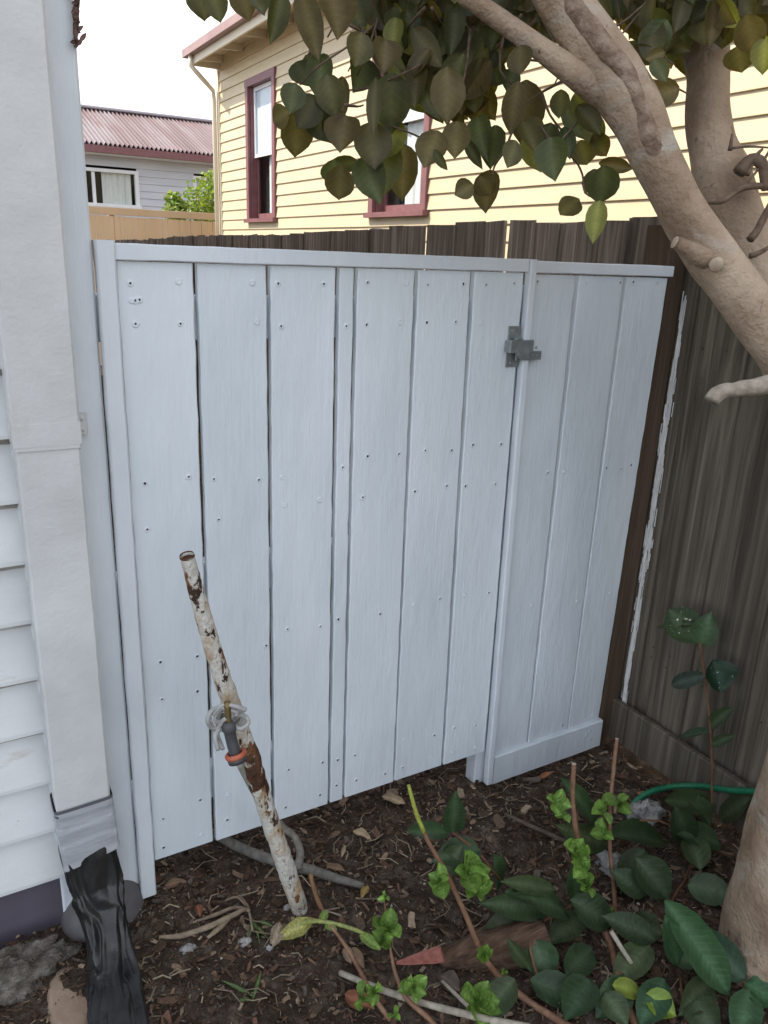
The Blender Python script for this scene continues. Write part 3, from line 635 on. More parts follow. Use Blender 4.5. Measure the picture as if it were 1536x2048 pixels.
mb = MB(); box(mb, (x0, ye-.02, ze-.17), (x1, ye+.08, ze-.03), ch=.01); mb.build('gutter', maroon, gh, smooth=False)
mb = MB(); box(mb, (x0, ye+.081, ze-.20), (x1, GY-.024, ze-.17)); mb.build('soffit', white_trim, gh, smooth=False)
TY = 13.
tf = thing('paling_fence', 'tan painted board fence below the distant grey house', 'fence', (4, TY, 0))
x = 0.4; mb = MB(); k = 0
ztan = atY(310, 437, TY).z
while x < 9:
    w = random.uniform(.095, .105)
    plank(mb, (x+w/2, TY, 0), (x+w/2, TY+random.uniform(-.003, .003), ztan+random.uniform(-.006, .006)), (1, 0, 0), (0, 1, 0), w-.005, .016, 1, 0, .003); x += w
mb.build('boards', tan_fence, tf, smooth=False)
mb = MB(); a, b = atY(180, 422, TY-.0).z, atY(445, 434, TY).z
plank(mb, (.4, TY-.0, a), (9, TY-.0, b+.02), (0, 0, 1), (0, 1, 0), .115, .045, ch=.004); mb.build('top_rail', tan_fence, tf, smooth=False)
for xx in (.45, 2.9, 5.4, 7.9): mb = MB(); box(mb, (xx, TY+.03, 0), (xx+.09, TY+.11, a+.03)); mb.build('post', tan_fence, tf, smooth=False)
bush = thing('shrub', 'sunlit yellow green shrub between the tan fence and the grey house', 'shrub', (5.3, 14.2, 0))
mb = MB(); st = MB()
bc = [(atY(430, 405, 14.3), .62), (atY(395, 425, 14.1), .45), (atY(445, 375, 14.4), .42), (atY(350, 428, 14.), .22), (atY(430, 440, 14.2), .6), (atY(470, 400, 14.4), .7), (atY(345, 398, 14.1), .14), (atY(355, 412, 14.1), .16)]
for (c, r) in bc:
    for k in range(int(900*r)+60):
        d = Vector((random.gauss(0, 1), random.gauss(0, 1), random.gauss(0, 1))).normalized()*r*random.random()**.4
        p = c+d; q = Vector((random.gauss(0, 1), random.gauss(0, 1), random.gauss(-.3, .7))).normalized()
        g = random.uniform(.6, 1.3)
        leaf(mb, p, p+q*random.uniform(.06, .10), Vector((random.gauss(0, 1), random.gauss(-.4, 1), random.gauss(.8, .6))), .05, col=(.14*g*random.uniform(.8, 1.3), .20*g, .03*g), shape='long')
mb.build('foliage', bush_leaf, bush)
for k in range(12):
    b = Vector((5.2+random.uniform(-.3, .3), 14.2+random.uniform(-.1, .1), 0)); c, r = bc[k % len(bc)]
    tube(st, [b, b.lerp(c, .6)+Vector((random.uniform(-.1, .1), 0, .1)), c+Vector((random.uniform(-.2, .2), 0, r*.7))], [.02, .012, .004], 6)
st.build('stem', bark, bush)

# ------------------------------------------------------------------ camellia tree
tree = thing('camellia_tree', 'camellia tree with smooth pale trunk leaning over the gate from the lower edge', 'tree', atZ(1560, 1900, 0))
mb = MB()
main = [(1570, 2060, 1.82, .185), (1572, 1930, 1.77, .152), (1585, 1800, 1.72, .128), (1605, 1650, 1.68, .106), (1660, 1400, 1.60, .084), (1705, 1150, 1.52, .07), (1675, 900, 1.44, .058), (1588, 738, 1.39, .046), (1497, 612, 1.37, .042), (1425, 518, 1.36, .0425), (1354, 401, 1.34, .039), (1306, 305, 1.33, .040), (1275, 235, 1.325, .044), (1227, 150, 1.32, .047), (1172, 70, 1.31, .043), (1113, -12, 1.30, .038), (1030, -130, 1.28, .033), (900, -300, 1.25, .026)]
tube(mb, [atD(a, b, d) for a, b, d, r in main], [r for a, b, d, r in main], 22, sub=6, lump=.09, lsc=13)
mb.build('trunk', bark, tree)
mb = MB()
tube(mb, [atD(a, b, d) for a, b, d in ((1262, 235, 1.345), (1225, 200, 1.335), (1165, 158, 1.318), (1085, 100, 1.31), (1000, 40, 1.30), (900, -30, 1.29), (760, -130, 1.27))], [.018, .026, .024, .018, .0165, .014, .010], 14, sub=5, lump=.08, lsc=16)
mb.build('branch', bark, tree)
mb = MB()
sec = [(1700, 1150, 1.56, .06), (1640, 900, 1.56, .052), (1560, 680, 1.56, .048), (1512, 545, 1.56, .050), (1484, 470, 1.56, .052), (1456, 395, 1.56, .056), (1440, 345, 1.56, .055), (1425, 290, 1.56, .046), (1415, 225, 1.56, .043), (1417, 150, 1.56, .042), (1408, 70, 1.56, .046), (1398, -20, 1.56, .047), (1380, -200, 1.56, .04)]
tube(mb, [atD(a, b, d) for a, b, d, r in sec], [r for a, b, d, r in sec], 20, sub=5, lump=.10, lsc=13)
mb.build('limb', bark, tree)
mb = MB()
sc = [(1128, -12, 1.275, .012), (1150, 20, 1.276, .017), (1209, 98, 1.278, .0165), (1251, 150, 1.283, .016), (1276, 209, 1.292, .016), (1296, 265, 1.298, .017), (1308, 300, 1.302, .015), (1316, 325, 1.308, .006)]
tube(mb, [atD(a, b, d+.002) for a, b, d, r in sc], [r*1.05 for a, b, d, r in sc], 14, sub=6, lump=.13, lsc=45)
mb.build('bark_scar', rough_bark, tree)
mb = MB()
tube(mb, [atD(a, b, 1.30) for a, b in ((1560, 762), (1520, 772), (1480, 778), (1450, 782), (1433, 790), (1424, 802))], [.018, .015, .0135, .0125, .014, .012], 12, sub=4, lump=.2, lsc=50)
mb.build('dead_stub', mat('bleached_dead_wood', ((.3, (.22, .18, .135)), (.7, (.42, .36, .28))), (60, 60, 60), 6, .85, bumps=(((110, 110, 110), .7, .005),)), tree)
mb = MB()
e = atD(1350, 485, 1.312)
tube(mb, [atD(1425, 525, 1.345), atD(1395, 508, 1.325), atD(1368, 493, 1.315), e], [.020, .016, .0125, .0105], 12, lump=.1, lsc=40)
sb = mb.build('sawn_stub', bark, tree)
mb = MB(); d = (e-atD(1368, 493, 1.315)).normalized(); tube(mb, [e+d*.0003, e+d*.002], [.0105, .0098], 12); mb.build('cut_face', cut_wood, sb)
mb = MB(); P = atD(1432, 530, 1.3135); dv = (-(ray(1430, 527)).normalized()+dwn*.25-rgt*.1).normalized(); tube(mb, [P-dv*.006, P+dv*.001, P+dv*.003], [.013, .011, .0095], 16); mb.build('pruning_scar', cut_wood, tree)
mb = MB()
for pts, r in (([(1395, 408), (1420, 402), (1448, 400), (1480, 378), (1520, 372), (1560, 385)], .006), ([(1385, 470), (1380, 440), (1392, 415), (1410, 400)], .004), ([(1500, 480), (1515, 460), (1525, 440), (1545, 400)], .007),
               ([(1478, 345), (1500, 320), (1525, 330), (1530, 380)], .011), ([(1460, 300), (1465, 268)], .004), ([(1465, 296), (1500, 293), (1545, 296)], .0022), ([(1495, 350), (1510, 315), (1525, 298)], .004),
               ([(1500, 512), (1520, 505), (1545, 490)], .005), ([(1540, 300), (1515, 340), (1490, 372)], .0025)):
    mb = MB(); tube(mb, [atD(a, b, 1.46) for a, b in pts], [r*1.1, *[r]*(len(pts)-2), r*.6], 8, sub=4, lump=.15, lsc=60); mb.build('twig', twig_bark, tree)
# fine hanging twigs in the crown
for pts in ([(1130, 160), (1060, 200), (1030, 250), (1010, 300), (990, 330), (985, 350)], [(1180, 210), (1150, 250), (1120, 290), (1150, 320), (1165, 350), (1170, 385), (1200, 400)], [(1085, 190), (1100, 230), (1130, 270), (1160, 320)],
            [(880, 60), (850, 120), (800, 150), (740, 175), (700, 180)], [(940, 60), (930, 150), (900, 240), (870, 290)], [(1010, 60), (1000, 140), (1040, 190), (1020, 230)], [(760, 40), (700, 90), (640, 130), (600, 170)],
            [(690, 210), (715, 213), (727, 210)], [(800, 160), (790, 230), (800, 300)], [(1300, 160), (1340, 170), (1380, 190)], [(930, 250), (900, 300), (830, 270), (780, 250)], [(1100, 330), (1110, 300), (1080, 250)]):
    mb = MB(); tube(mb, [atD(a, b, 1.40+random.uniform(-.05, .05)) for a, b in pts], [.0030]+[.0020]*(len(pts)-2)+[.0012], 6, sub=3, lump=.1, lsc=60); mb.build('twig', twig_bark, tree)
for k in range(40):
    a = random.uniform(660, 1340); b = random.uniform(-140, 60)
    mb = MB(); tube(mb, [atD(a, b, random.uniform(1.3, 1.6)), atD(a+random.uniform(-60, 60), b+random.uniform(20, 80), 1.42), atD(a+random.uniform(-110, 110), b+random.uniform(80, 170), 1.45)], [.0032, .0024, .0014], 6, sub=3); mb.build('twig', twig_bark, tree)

def leafcol():
    g = random.uniform(.65, 1.25); y = random.random()
    if y < .12: return (.15*g, .15*g, .035*g)
    return (.070*g*random.uniform(.85, 1.45), .072*g, .028*g)
mb = MB()
def pxleaf(cx, cy, ang, ln, wd, D=None, col=None, tilt=.35, shape='camellia'):
    """a leaf seen with its middle at (cx, cy), pointing at ang (90 = straight down), ln and wd in photo pixels"""
    D = D or random.uniform(1.28, 1.55)
    a = math.radians(ang); ln *= random.uniform(.92, 1.10); dx, dy = math.cos(a)*ln/2, math.sin(a)*ln/2
    dd = random.uniform(-.02, .02)
    B, T = atD(cx-dx, cy-dy, D+dd), atD(cx+dx, cy+dy, D-dd)
    n = -ray(cx, cy).normalized()+Vector((random.uniform(-tilt, tilt), random.uniform(-tilt, tilt), random.uniform(-tilt*.4, tilt*.8)))
    leaf(mb, B, T, n, wd/FPX*D*1.02, fold=random.uniform(.05, .7), droop=random.uniform(-.05, .25), col=col or leafcol(), shape=shape, wavy=random.uniform(0, .05))
for q in ((405, 0, 85, 80, 66), (432, 8, 75, 72, 50), (488, -2, 80, 70, 60), (515, 8, 60, 58, 50), (552, 35, 102, 112, 46), (618, 38, 75, 116, 54), (672, 25, 85, 104, 78), (712, 20, 70, 100, 60),
          (608, 150, 60, 60, 56), (585, 196, 100, 64, 52), (558, 234, 150, 44, 46), (594, 268, 92, 94, 66), (640, 150, 95, 78, 56), (625, 130, 60, 50, 48), (662, 192, 80, 96, 60), (684, 196, 92, 84, 30), (640, 245, 60, 84, 62), (614, 225, 120, 80, 60),
          (718, 152, 110, 72, 72), (718, 98, 100, 62, 60), (770, 112, 95, 66, 60), (686, 268, 100, 72, 72), (668, 250, 130, 60, 52), (684, 330, 170, 66, 34), (680, 366, 95, 74, 60), (664, 345, 100, 50, 46),
          (783, 205, 92, 120, 80), (816, 80, 92, 120, 50), (747, 210, 95, 110, 32), (745, 292, 85, 100, 76), (776, 280, 110, 90, 70), (742, 358, 70, 92, 66), (806, 345, 92, 112, 66), (770, 330, 90, 100, 70), (862, 300, 110, 80, 64), (880, 320, 60, 50, 20),
          (912, 280, 95, 72, 56), (948, 310, 60, 70, 24), (985, 290, 100, 74, 52), (962, 270, 80, 70, 50), (1025, 306, 105, 54, 44), (1051, 222, 92, 122, 80), (1028, 215, 100, 110, 50), (1072, 300, 80, 84, 60), (1106, 318, 85, 82, 66), (1090, 280, 110, 70, 54), (1060, 268, 60, 60, 56),
          (1120, 208, 95, 54, 40), (1168, 306, 75, 56, 50), (1150, 245, 60, 84, 44), (1135, 285, 80, 60, 34), (1178, 240, 50, 80, 44), (1192, 268, 75, 66, 44), (1165, 214, 60, 60, 36), (1200, 290, 60, 54, 40), (928, 380, 150, 46, 42), (974, 382, 95, 84, 56), (972, 372, 60, 50, 50),
          (1142, 411, 318, 62, 46), (1205, 370, 95, 74, 66), (1190, 366, 85, 60, 50), (1192, 440, 100, 80, 42), (1232, 332, 10, 74, 30), (1320, 190, 160, 80, 54), (1305, 205, 100, 50, 60), (1290, 110, 20, 60, 36), (1040, 120, 90, 60, 56), (1020, 160, 110, 50, 40), (1100, 60, 70, 60, 40),
          (1478, 120, 85, 56, 62), (1450, 60, 100, 80, 60), (1500, 70, 80, 80, 60), (1528, 110, 95, 70, 50), (1270, 100, 10, 46, 30), (1310, 112, 340, 44, 26), (1320, 140, 60, 50, 36), (830, 40, 95, 110, 60), (860, 120, 92, 120, 62), (895, 190, 90, 120, 70), (930, 120, 95, 130, 70)):
    pxleaf(*q)
lim = [(600, -60), (690, -10), (740, 40), (770, 150), (850, 235), (960, 245), (990, 170), (1030, 60), (1100, 80), (1130, 70), (1260, 40), (1300, 110), (1370, 125), (1440, 60), (1540, 60), (1700, 90)]
def ymax(x):
    for (a, b), (c, d) in zip(lim, lim[1:]):
        if a <= x <= c: return b+(d-b)*(x-a)/(c-a)
    return -80
n = 0
while n < 980:
    x, y = random.uniform(640, 1640), random.uniform(-140, 240)
    if y < ymax(x)-20:
        pxleaf(x, y, random.gauss(88, 32), random.uniform(56, 100), random.uniform(34, 60), D=random.uniform(1.38, 1.85), tilt=.6); n += 1
for k in range(190):       # the part of the crown above the picture
    x, y = random.uniform(250, 1800), random.uniform(-760, -130)
    pxleaf(x, y, random.gauss(88, 40), random.uniform(70, 115), random.uniform(44, 70), D=random.uniform(1.2, 2.0), tilt=.9)
mb.build('foliage', leaf_top, tree)

# ------------------------------------------------------------------ rusty pipe, hose fitting and its tie
def Y(px, py, y): return atY(px, py, y)
pipe = thing('metal_pipe', 'leaning rusty pipe with peeling white paint standing in the mulch', 'pipe', atY(600, 1810, -.165))
pp = [(374, 1112), (392, 1180), (412, 1250), (436, 1330), (460, 1400), (484, 1470), (508, 1540), (530, 1610), (553, 1680), (577, 1750), (598, 1812), (606, 1840)]
wid = [29, 31, 34, 35, 36, 37, 36, 36, 36, 36, 34, 34]
def pd(i): return -.23+.07*i/11
P = [atY(a, b, pd(i)) for i, (a, b) in enumerate(pp)]; RD = [w/2/FPX*(p-CAM).dot(fwd) for w, p in zip(wid, P)]
mb = MB(); tube(mb, P, RD, 20, sub=8, lump=.10, lsc=60, cap=False)
mb.build('painted_tube', rust_pipe, pipe)
ax = (P[0]-P[1]).normalized()
mb = MB(); tube(mb, [P[0]-ax*.03, P[0]-ax*.004], [RD[0]*.80]*2, 16); tube(mb, [P[0]-ax*.002, P[0]+ax*.003], [RD[0]*1.05, RD[0]*.99], 20, cap=False); mb.build('open_end', rust_bare, pipe)
mb = MB()                                             # bare rusty stretch where the paint has gone
i0 = 5
tube(mb, [P[5].lerp(P[6], .2), P[5].lerp(P[6], .7), P[6].lerp(P[7], .2), P[6].lerp(P[7], .6)], [RD[5]*.99, RD[5]*1.06, RD[5]*1.05, RD[5]*.97], 18, sub=7, lump=.22, lsc=55)
mb.build('bare_patch', rust_bare, pipe)
hf = thing('hose_fitting', 'grey plastic hose connector with orange ring and brass spigot tied to the rusty pipe', 'hose fitting', atY(465, 1480, -.25))
yy = -.262
a0, a1, a2, a3 = atY(454, 1404, yy+.006), atY(457, 1450, yy), atY(463, 1480, yy-.004), atY(471, 1508, yy-.012)
mb = MB(); tube(mb, [a0, a0.lerp(a1, .5), a1], [.0062, .0066, .0060], 14, sub=2, lump=.05, lsc=200); mb.build('brass_spigot', brass, hf)
mb = MB(); tube(mb, [a1+(a0-a1)*.15, a1, a1.lerp(a2, .25), a1.lerp(a2, .5), a2, a3], [.0085, .0135, .0140, .0112, .0108, .0115], 18, sub=4); mb.build('connector', grey_plastic, hf)
ad = (a3-a2).normalized()
mb = MB()
for k in range(1):
    n1, n2 = 28, 10; vs, fs = [], []; c = a3+ad*.0015
    u = ad.orthogonal().normalized(); v = ad.cross(u)
    for i in range(n1):
        A = 2*math.pi*i/n1
        for j in range(n2):
            B = 2*math.pi*j/n2
            r = .0165+.0045*math.cos(B); vs.append(c+(u*math.cos(A)+v*math.sin(A))*r+ad*(.0055*math.sin(B)))
    for i in range(n1):
        for j in range(n2): fs.append((i*n2+j, ((i+1) % n1)*n2+j, ((i+1) % n1)*n2+(j+1) % n2, i*n2+(j+1) % n2))
    mb.add(vs, fs)
mb.build('orange_ring', orange_m, hf)
mb = MB(); tube(mb, [a3+ad*.004, a3+ad*.016, a3+ad*.017], [.0185, .0175, .012], 22); mb.build('collar', grey_plastic, hf)
hh = thing('stake', 'thin grey stake leaning behind the rusty pipe below the hose fitting', 'stake', atY(540, 1640, -.10))
mb = MB(); tube(mb, [atY(478, 1525, -.205), atY(500, 1570, -.175), atY(540, 1645, -.11), atY(575, 1712, -.06)], [.0068, .0068, .007, .0072], 10, sub=3, lump=.1, lsc=60, col=(.32, .31, .27))
adopt(mb.build('rod', stick_m), hh)
tie = MB()
c = atY(458, 1437, -.213)
axp = (P[5]-P[4]).normalized(); u = axp.orthogonal().normalized(); v = axp.cross(u)
for k in range(5):
    pts = []; ph = random.uniform(0, 6); rr = RD[4]*random.uniform(1.2, 1.5); of = (k-2)*.0075
    for i in range(15):
        A = 2*math.pi*i/14+ph
        pts.append(c+axp*(of+.006*math.sin(A+k*1.3))+(u*math.cos(A)+v*math.sin(A))*rr*(1+.08*math.sin(3*A+k)))
    tube(tie, pts, random.uniform(.0038, .0055), 8, sub=3, lump=.2, lsc=80)
for pts in ([(478, 1425), (440, 1415), (420, 1425), (416, 1445), (430, 1458), (452, 1436)], [(452, 1436), (436, 1452), (430, 1475), (436, 1500)], [(470, 1428), (490, 1432), (497, 1446), (480, 1458), (462, 1446)], [(425, 1430), (445, 1410), (470, 1412), (492, 1420)],
            [(432, 1462), (440, 1485), (446, 1498)], [(420, 1440), (426, 1455), (440, 1462)]):
    tube(tie, [atY(a, b, -.262+.008*math.sin(i*1.7)) for i, (a, b) in enumerate(pts)], [.0042]*len(pts), 8, sub=4, lump=.2, lsc=80)
tag(tie.build('cloth_tie', rag_m), 'knotted grey strip binding the hose fitting to the rusty pipe', 'tie')

# ------------------------------------------------------------------ mulch
mu = MB()
PAL = [(.075, .046, .030), (.105, .063, .040), (.15, .092, .058), (.06, .037, .026), (.20, .135, .088), (.125, .068, .046), (.095, .064, .045), (.28, .205, .14), (.085, .05, .032), (.13, .10, .078)]
def chip(x, y, s, col, z=None):
    yaw, pit, rol = random.uniform(0, 6.28), random.gauss(0, .42), random.gauss(0, .42)
    R = Matrix.Rotation(yaw, 3, 'Z') @ Matrix.Rotation(pit, 3, 'X') @ Matrix.Rotation(rol, 3, 'Y')
    l, w, t = s, s*random.choice((.12, .2, .3, .45, .6))*random.uniform(.8, 1.2), s*random.uniform(.06, .2)
    b = Vector((x, y, (gz(x, y) if z is None else z)+t*.6+random.uniform(0, .006)))
    vs = []; sh = [(-1, random.uniform(-1, 0)), (random.uniform(-.7, -.2), -1), (random.uniform(.3, .9), -1), (1, random.uniform(-.9, .2)), (random.uniform(.5, 1), 1), (random.uniform(-.4, .2), random.uniform(.6, 1.1)), (-1, random.uniform(.3, 1))]
    for zz in (-1, 1):
        for (a, c) in sh:
            k = random.uniform(.85, 1.1)
            vs.append(b+R @ Vector((a*l*.5*k, c*w*.5*k, zz*t*.5+.12*l*(a*a)*random.uniform(-.3, .8))))
    mu.add(vs, [tuple(range(6, -1, -1)), tuple(range(7, 14))]+[(j, (j+1) % 7, 7+(j+1) % 7, 7+j) for j in range(7)], 0, col)
def shade(c, k): return (c[0]*k*1.22, c[1]*k*1.25, c[2]*k*1.26)
for k in range(27000):
    x, y = random.uniform(-.08, 1.76), random.uniform(-.95, .45)
    if k % 9 == 0: x, y = random.uniform(-.6, 1.76), random.uniform(-1.7, .6)
    s = min(.040, random.lognormvariate(math.log(.0078), .62)); chip(x, y, s, shade(random.choice(PAL), random.uniform(.6, 1.25)))
for k in range(800):      # pale flecks and twig bits
    x, y = random.uniform(.2, 1.7), random.uniform(-.9, .3)
    if random.random() < .45: chip(x, y, random.uniform(.003, .008), shade((.42, .39, .34), random.uniform(.6, 1.2)))
    else:
        a = random.uniform(0, 6.28); ln = random.uniform(.02, .07); z = gz(x, y)+.008
        tube(mu, [(x, y, z), (x+math.cos(a)*ln*.5, y+math.sin(a)*ln*.5, z+random.uniform(0, .01)), (x+math.cos(a+.3)*ln, y+math.sin(a+.3)*ln, z)], random.uniform(.0008, .0018), 5, col=shade(random.choice([(.20, .15, .10), (.28, .22, .15), (.10, .07, .05)]), random.uniform(.7, 1.2)))
tag(mu.build('bark_mulch', chip_m, smooth=False), 'dark brown bark mulch strewn over the bare soil', 'mulch', kind='stuff')

# ------------------------------------------------------------------ dry leaves lying about, one by one
def gp(px, py, up=.0):
    p = atZ(px, py, 0.)
    for _ in range(6): p = atZ(px, py, gz(p.x, p.y)+up)
    return p
TAN, BRN, RED = (.36, .27, .17), (.20, .13, .08), (.22, .09, .05)
for (a, b, c, d, w, cl, lb) in ((765, 1592, 812, 1606, 26, TAN, 'broad curled tan leaf under the gate near its right end'), (705, 1662, 742, 1676, 24, TAN, 'pointed tan leaf on the mulch right of the pipe'),
        (690, 1690, 683, 1718, 10, TAN, 'narrow pale leaf standing upright beside the pipe'), (652, 1732, 692, 1745, 18, BRN, 'brown leaf resting on the grey branch'), (735, 1772, 722, 1795, 16, (.30, .20, .07), 'small yellow brown leaf at the end of the grey branch'),
        (605, 1612, 640, 1625, 16, TAN, 'tan leaf under the middle of the gate'), (395, 1810, 400, 1835, 16, RED, 'reddish leaf above the exposed roots'), (330, 1772, 372, 1760, 18, BRN, 'brown leaf beside the foot of the gate stile'),
        (700, 1900, 728, 1935, 24, BRN, 'brown leaf behind the hydrangea stems at the picture bottom'), (690, 1895, 702, 1928, 20, (.27, .20, .13), 'folded dull leaf left of the red painted timber'), (690, 1990, 745, 2015, 34, RED, 'broad red brown leaf below the cut white stick'),
        (1275, 1585, 1300, 1610, 24, (.30, .16, .08), 'orange brown leaf beside the green hose'), (1075, 1560, 1105, 1545, 16, (.28, .12, .06), 'rust coloured leaf in front of the fixed panel'), (880, 1950, 920, 1985, 34, (.13, .10, .08), 'dull brown leaf below the red painted timber')):
    l = MB(); B, T = gp(a, b, .012), gp(c, d, .02)
    leaf(l, B, T, (random.uniform(-.3, .3), random.uniform(-.5, .1), 1), w/FPX*1.75, fold=random.uniform(.2, .9), droop=random.uniform(-.15, .15), col=cl, wavy=.10)
    tag(l.build('fallen_leaf', dry_leaf), lb, 'leaf', 'dry leaves lying on the mulch')

# ------------------------------------------------------------------ stones, timber, hose, sticks
def stone(name, label, cat, c, r, m, **k):
    b = MB(); blob(b, c, r, **k); return tag(b.build(name, m), label, cat)
stone('footing', 'round grey painted footing behind the black plastic sleeve', 'footing', (.185, .0, .03), (.088, .075, .085), footing_m, amp=.10, fr=2., seed=3, nu=28, nv=18)
stone('concrete_lump', 'rough grey concrete lump at the lower corner under the house', 'concrete', (-.02, -.075, .01), (.115, .060, .065), concrete, amp=.45, fr=4.5, seed=8, nu=64, nv=40)
stone('paving_stone', 'smooth tan stone against the black plastic sleeve', 'stone', (.085, -.185, .012), (.045, .085, .030), sandstone, amp=.12, fr=2., seed=5, nu=24, nv=16, flat=.5)
p = gp(1292, 1632, .0); stone('concrete_lump', 'pale concrete lump under the end of the green hose', 'concrete', p, (.055, .04, .04), pale_lump, amp=.5, fr=4, seed=12, nu=36, nv=24)
p = gp(1222, 1738, .0); stone('concrete_lump', 'pale broken concrete lump among the dark camellia leaves', 'concrete', p, (.035, .05, .035), pale_lump, amp=.5, fr=4, seed=21, nu=36, nv=24)
for (x, y, r, lb) in ((375, 1898, .016, 'small white stone left of the exposed roots'), (488, 1885, .015, 'white chalky stone below the exposed roots'), (312, 1775, .009, 'tiny white pebble at the foot of the gate stile'), (575, 1815, .011, 'pale pebble against the base of the rusty pipe'), (540, 1895, .010, 'whitish pebble beside the wilted leaf')):
    p = gp(x, y); stone('pebble', lb, 'pebble', p, (r, r*.7, r*.6), pale_lump, amp=.45, fr=4, seed=x, nu=18, nv=12)
tb = thing('broken_timber', 'splintered rotting timber piece with a flaking red painted face', 'timber', gp(950, 1930))
b = MB(); vs, fs = [], []
T0, T1 = gp(872, 1918, .018), gp(1085, 1880, .03)
tb_ax = (T1-T0); tl = tb_ax.length; tb_ax.normalize(); sd = tb_ax.cross(Vector((0, 0, 1))).normalized(); up = sd.cross(tb_ax)
nn = 26
for i in range(nn+1):
    t = i/nn; h = .012+.032*min(1, t*2.2); w = .018+.030*min(1, t*1.8)
    for j in range(16):
        A = 2*math.pi*j/16; k = 1+.16*noise.noise(Vector((t*3, j*1.3, 2)))+.08*random.uniform(-1, 1)*(1-t)
        vs.append(T0+tb_ax*(tl*t+(.012*random.uniform(-1, 1) if i == 0 else 0))+sd*(math.cos(A)*w*k)+up*(math.sin(A)*h*k))
for i in range(nn):
    for j in range(16): fs.append((i*16+j, i*16+(j+1) % 16, (i+1)*16+(j+1) % 16, (i+1)*16+j))
fs.append(tuple(range(15, -1, -1))); fs.append(tuple(nn*16+j for j in range(16)))
b.add(vs, fs); b.build('timber_body', rot_wood, tb)
b = MB(); A, B_ = gp(793, 1926, .02), gp(885, 1908, .042)
d = (B_-A).normalized(); s_ = d.cross(Vector((0, 0, 1))).normalized(); u_ = s_.cross(d)
L_ = (B_-A).length
vs = []
for t, h, w in ((0, .002, .003), (.25, .006, .005), (.55, .010, .007), (.8, .013, .008), (1, .014, .008)):
    for (p_, q_) in ((-1, -1), (1, -1), (1, 1), (-1, 1)): vs.append(A+d*L_*t+s_*w*p_+u_*(h*q_+random.uniform(-.001, .001)))
fs = [(i*4+j, i*4+(j+1) % 4, (i+1)*4+(j+1) % 4, (i+1)*4+j) for i in range(4) for j in range(4)]+[(3, 2, 1, 0), (16, 17, 18, 19)]
b.add(vs, fs); b.build('red_splinter', red_paint, tb, smooth=False)
b = MB(); tube(b, [gp(1256, 1622, .004), gp(1272, 1602, .03), gp(1300, 1584, .045), gp(1345, 1573, .045)]+[atX(x, y, 1.74) for x, y in ((1400, 1572), (1460, 1580), (1545, 1584), (1640, 1590), (1740, 1620))], .0085, 12, sub=6)
tag(b.build('garden_hose', hose_m), 'green garden hose arching over the soil by the paling fence', 'hose')
def stick(name, label, pts, rad, col, cat='stick', m=stick_m, sub=4):
    b = MB(); tube(b, pts, rad, 10, sub=sub, lump=.14, lsc=45, col=col); return tag(b.build(name, m), label, cat)
GREY, PALE, TWIG = (.19, .175, .15), (.42, .37, .29), (.20, .13, .085)
br = thing('fallen_branch', 'grey forked branch lying on the mulch behind the rusty pipe', 'branch', gp(580, 1720))
b = MB(); tube(b, [atY(432, 1668, .06), gp(470, 1690, .03), gp(520, 1712, .028), gp(570, 1728, .026), gp(620, 1740, .022), gp(670, 1756, .016), gp(728, 1772, .008)], [.012, .012, .0125, .013, .013, .011, .007], 12, sub=4, lump=.14, lsc=40, col=GREY); b.build('bough', stick_m, br)
b = MB(); tube(b, [gp(596, 1738, .03), gp(600, 1705, .035), atY(590, 1675, .0), atY(566, 1655, .02), atY(552, 1632, .05)], [.011, .0095, .009, .008, .006], 10, sub=4, lump=.16, lsc=45, col=(.24, .22, .18)); b.build('side_fork', stick_m, br)
stick('stalk', 'short brown cut stalk standing right of the rusty pipe base', [gp(648, 1830, -.005), atY(632, 1790, -.19), atY(621, 1750, -.19)], [.006, .005, .0048], (.30, .17, .09), 'stalk')
rt = thing('exposed_roots', 'bundle of pale exposed roots on the mulch left of the pipe', 'roots', gp(420, 1850))
for pts, r in (([(318, 1874), (360, 1872), (410, 1856), (450, 1838), (490, 1818)], .0062), ([(385, 1845), (430, 1830), (470, 1815), (500, 1822)], .0045), ([(415, 1876), (440, 1855), (462, 1832)], .006), ([(422, 1822), (455, 1800), (475, 1795), (492, 1812)], .0026), ([(478, 1790), (495, 1812), (505, 1860)], .003)):
    b = MB(); tube(b, [gp(x, y, .008+.004*i) for i, (x, y) in enumerate(pts)], [r*.6]+[r]*(len(pts)-2)+[r*.8], 9, sub=4, lump=.15, lsc=50, col=(.30, .23, .16)); b.build('root', stick_m, rt)
stick('cut_stick', 'long pale cut stick lying across the lower edge of the photo', [gp(680, 1945, .035), gp(770, 1982, .06), gp(860, 2010, .08), gp(960, 2035, .10), gp(1060, 2056, .12)], [.0058, .0062, .0062, .007, .007], PALE)
stick('cut_stick', 'short pale stick under the bud stem beside the rotting timber', [gp(884, 1962, .02), gp(915, 1992, .035), gp(945, 2020, .04)], [.003, .0042, .0042], PALE)
stick('cut_stick', 'dark dry stick lying behind the reddest upright stem', [gp(1010, 1628, .01), gp(1080, 1660, .016), gp(1150, 1690, .015), gp(1220, 1712, .012)], [.005, .006, .006, .005], (.13, .10, .075))
stick('cut_stick', 'bleached straight stick leaning under the lowest camellia leaves', [atY(1222, 1862, -.60), atY(1255, 1915, -.64), atY(1290, 1968, -.66)], [.0048, .005, .005], PALE)
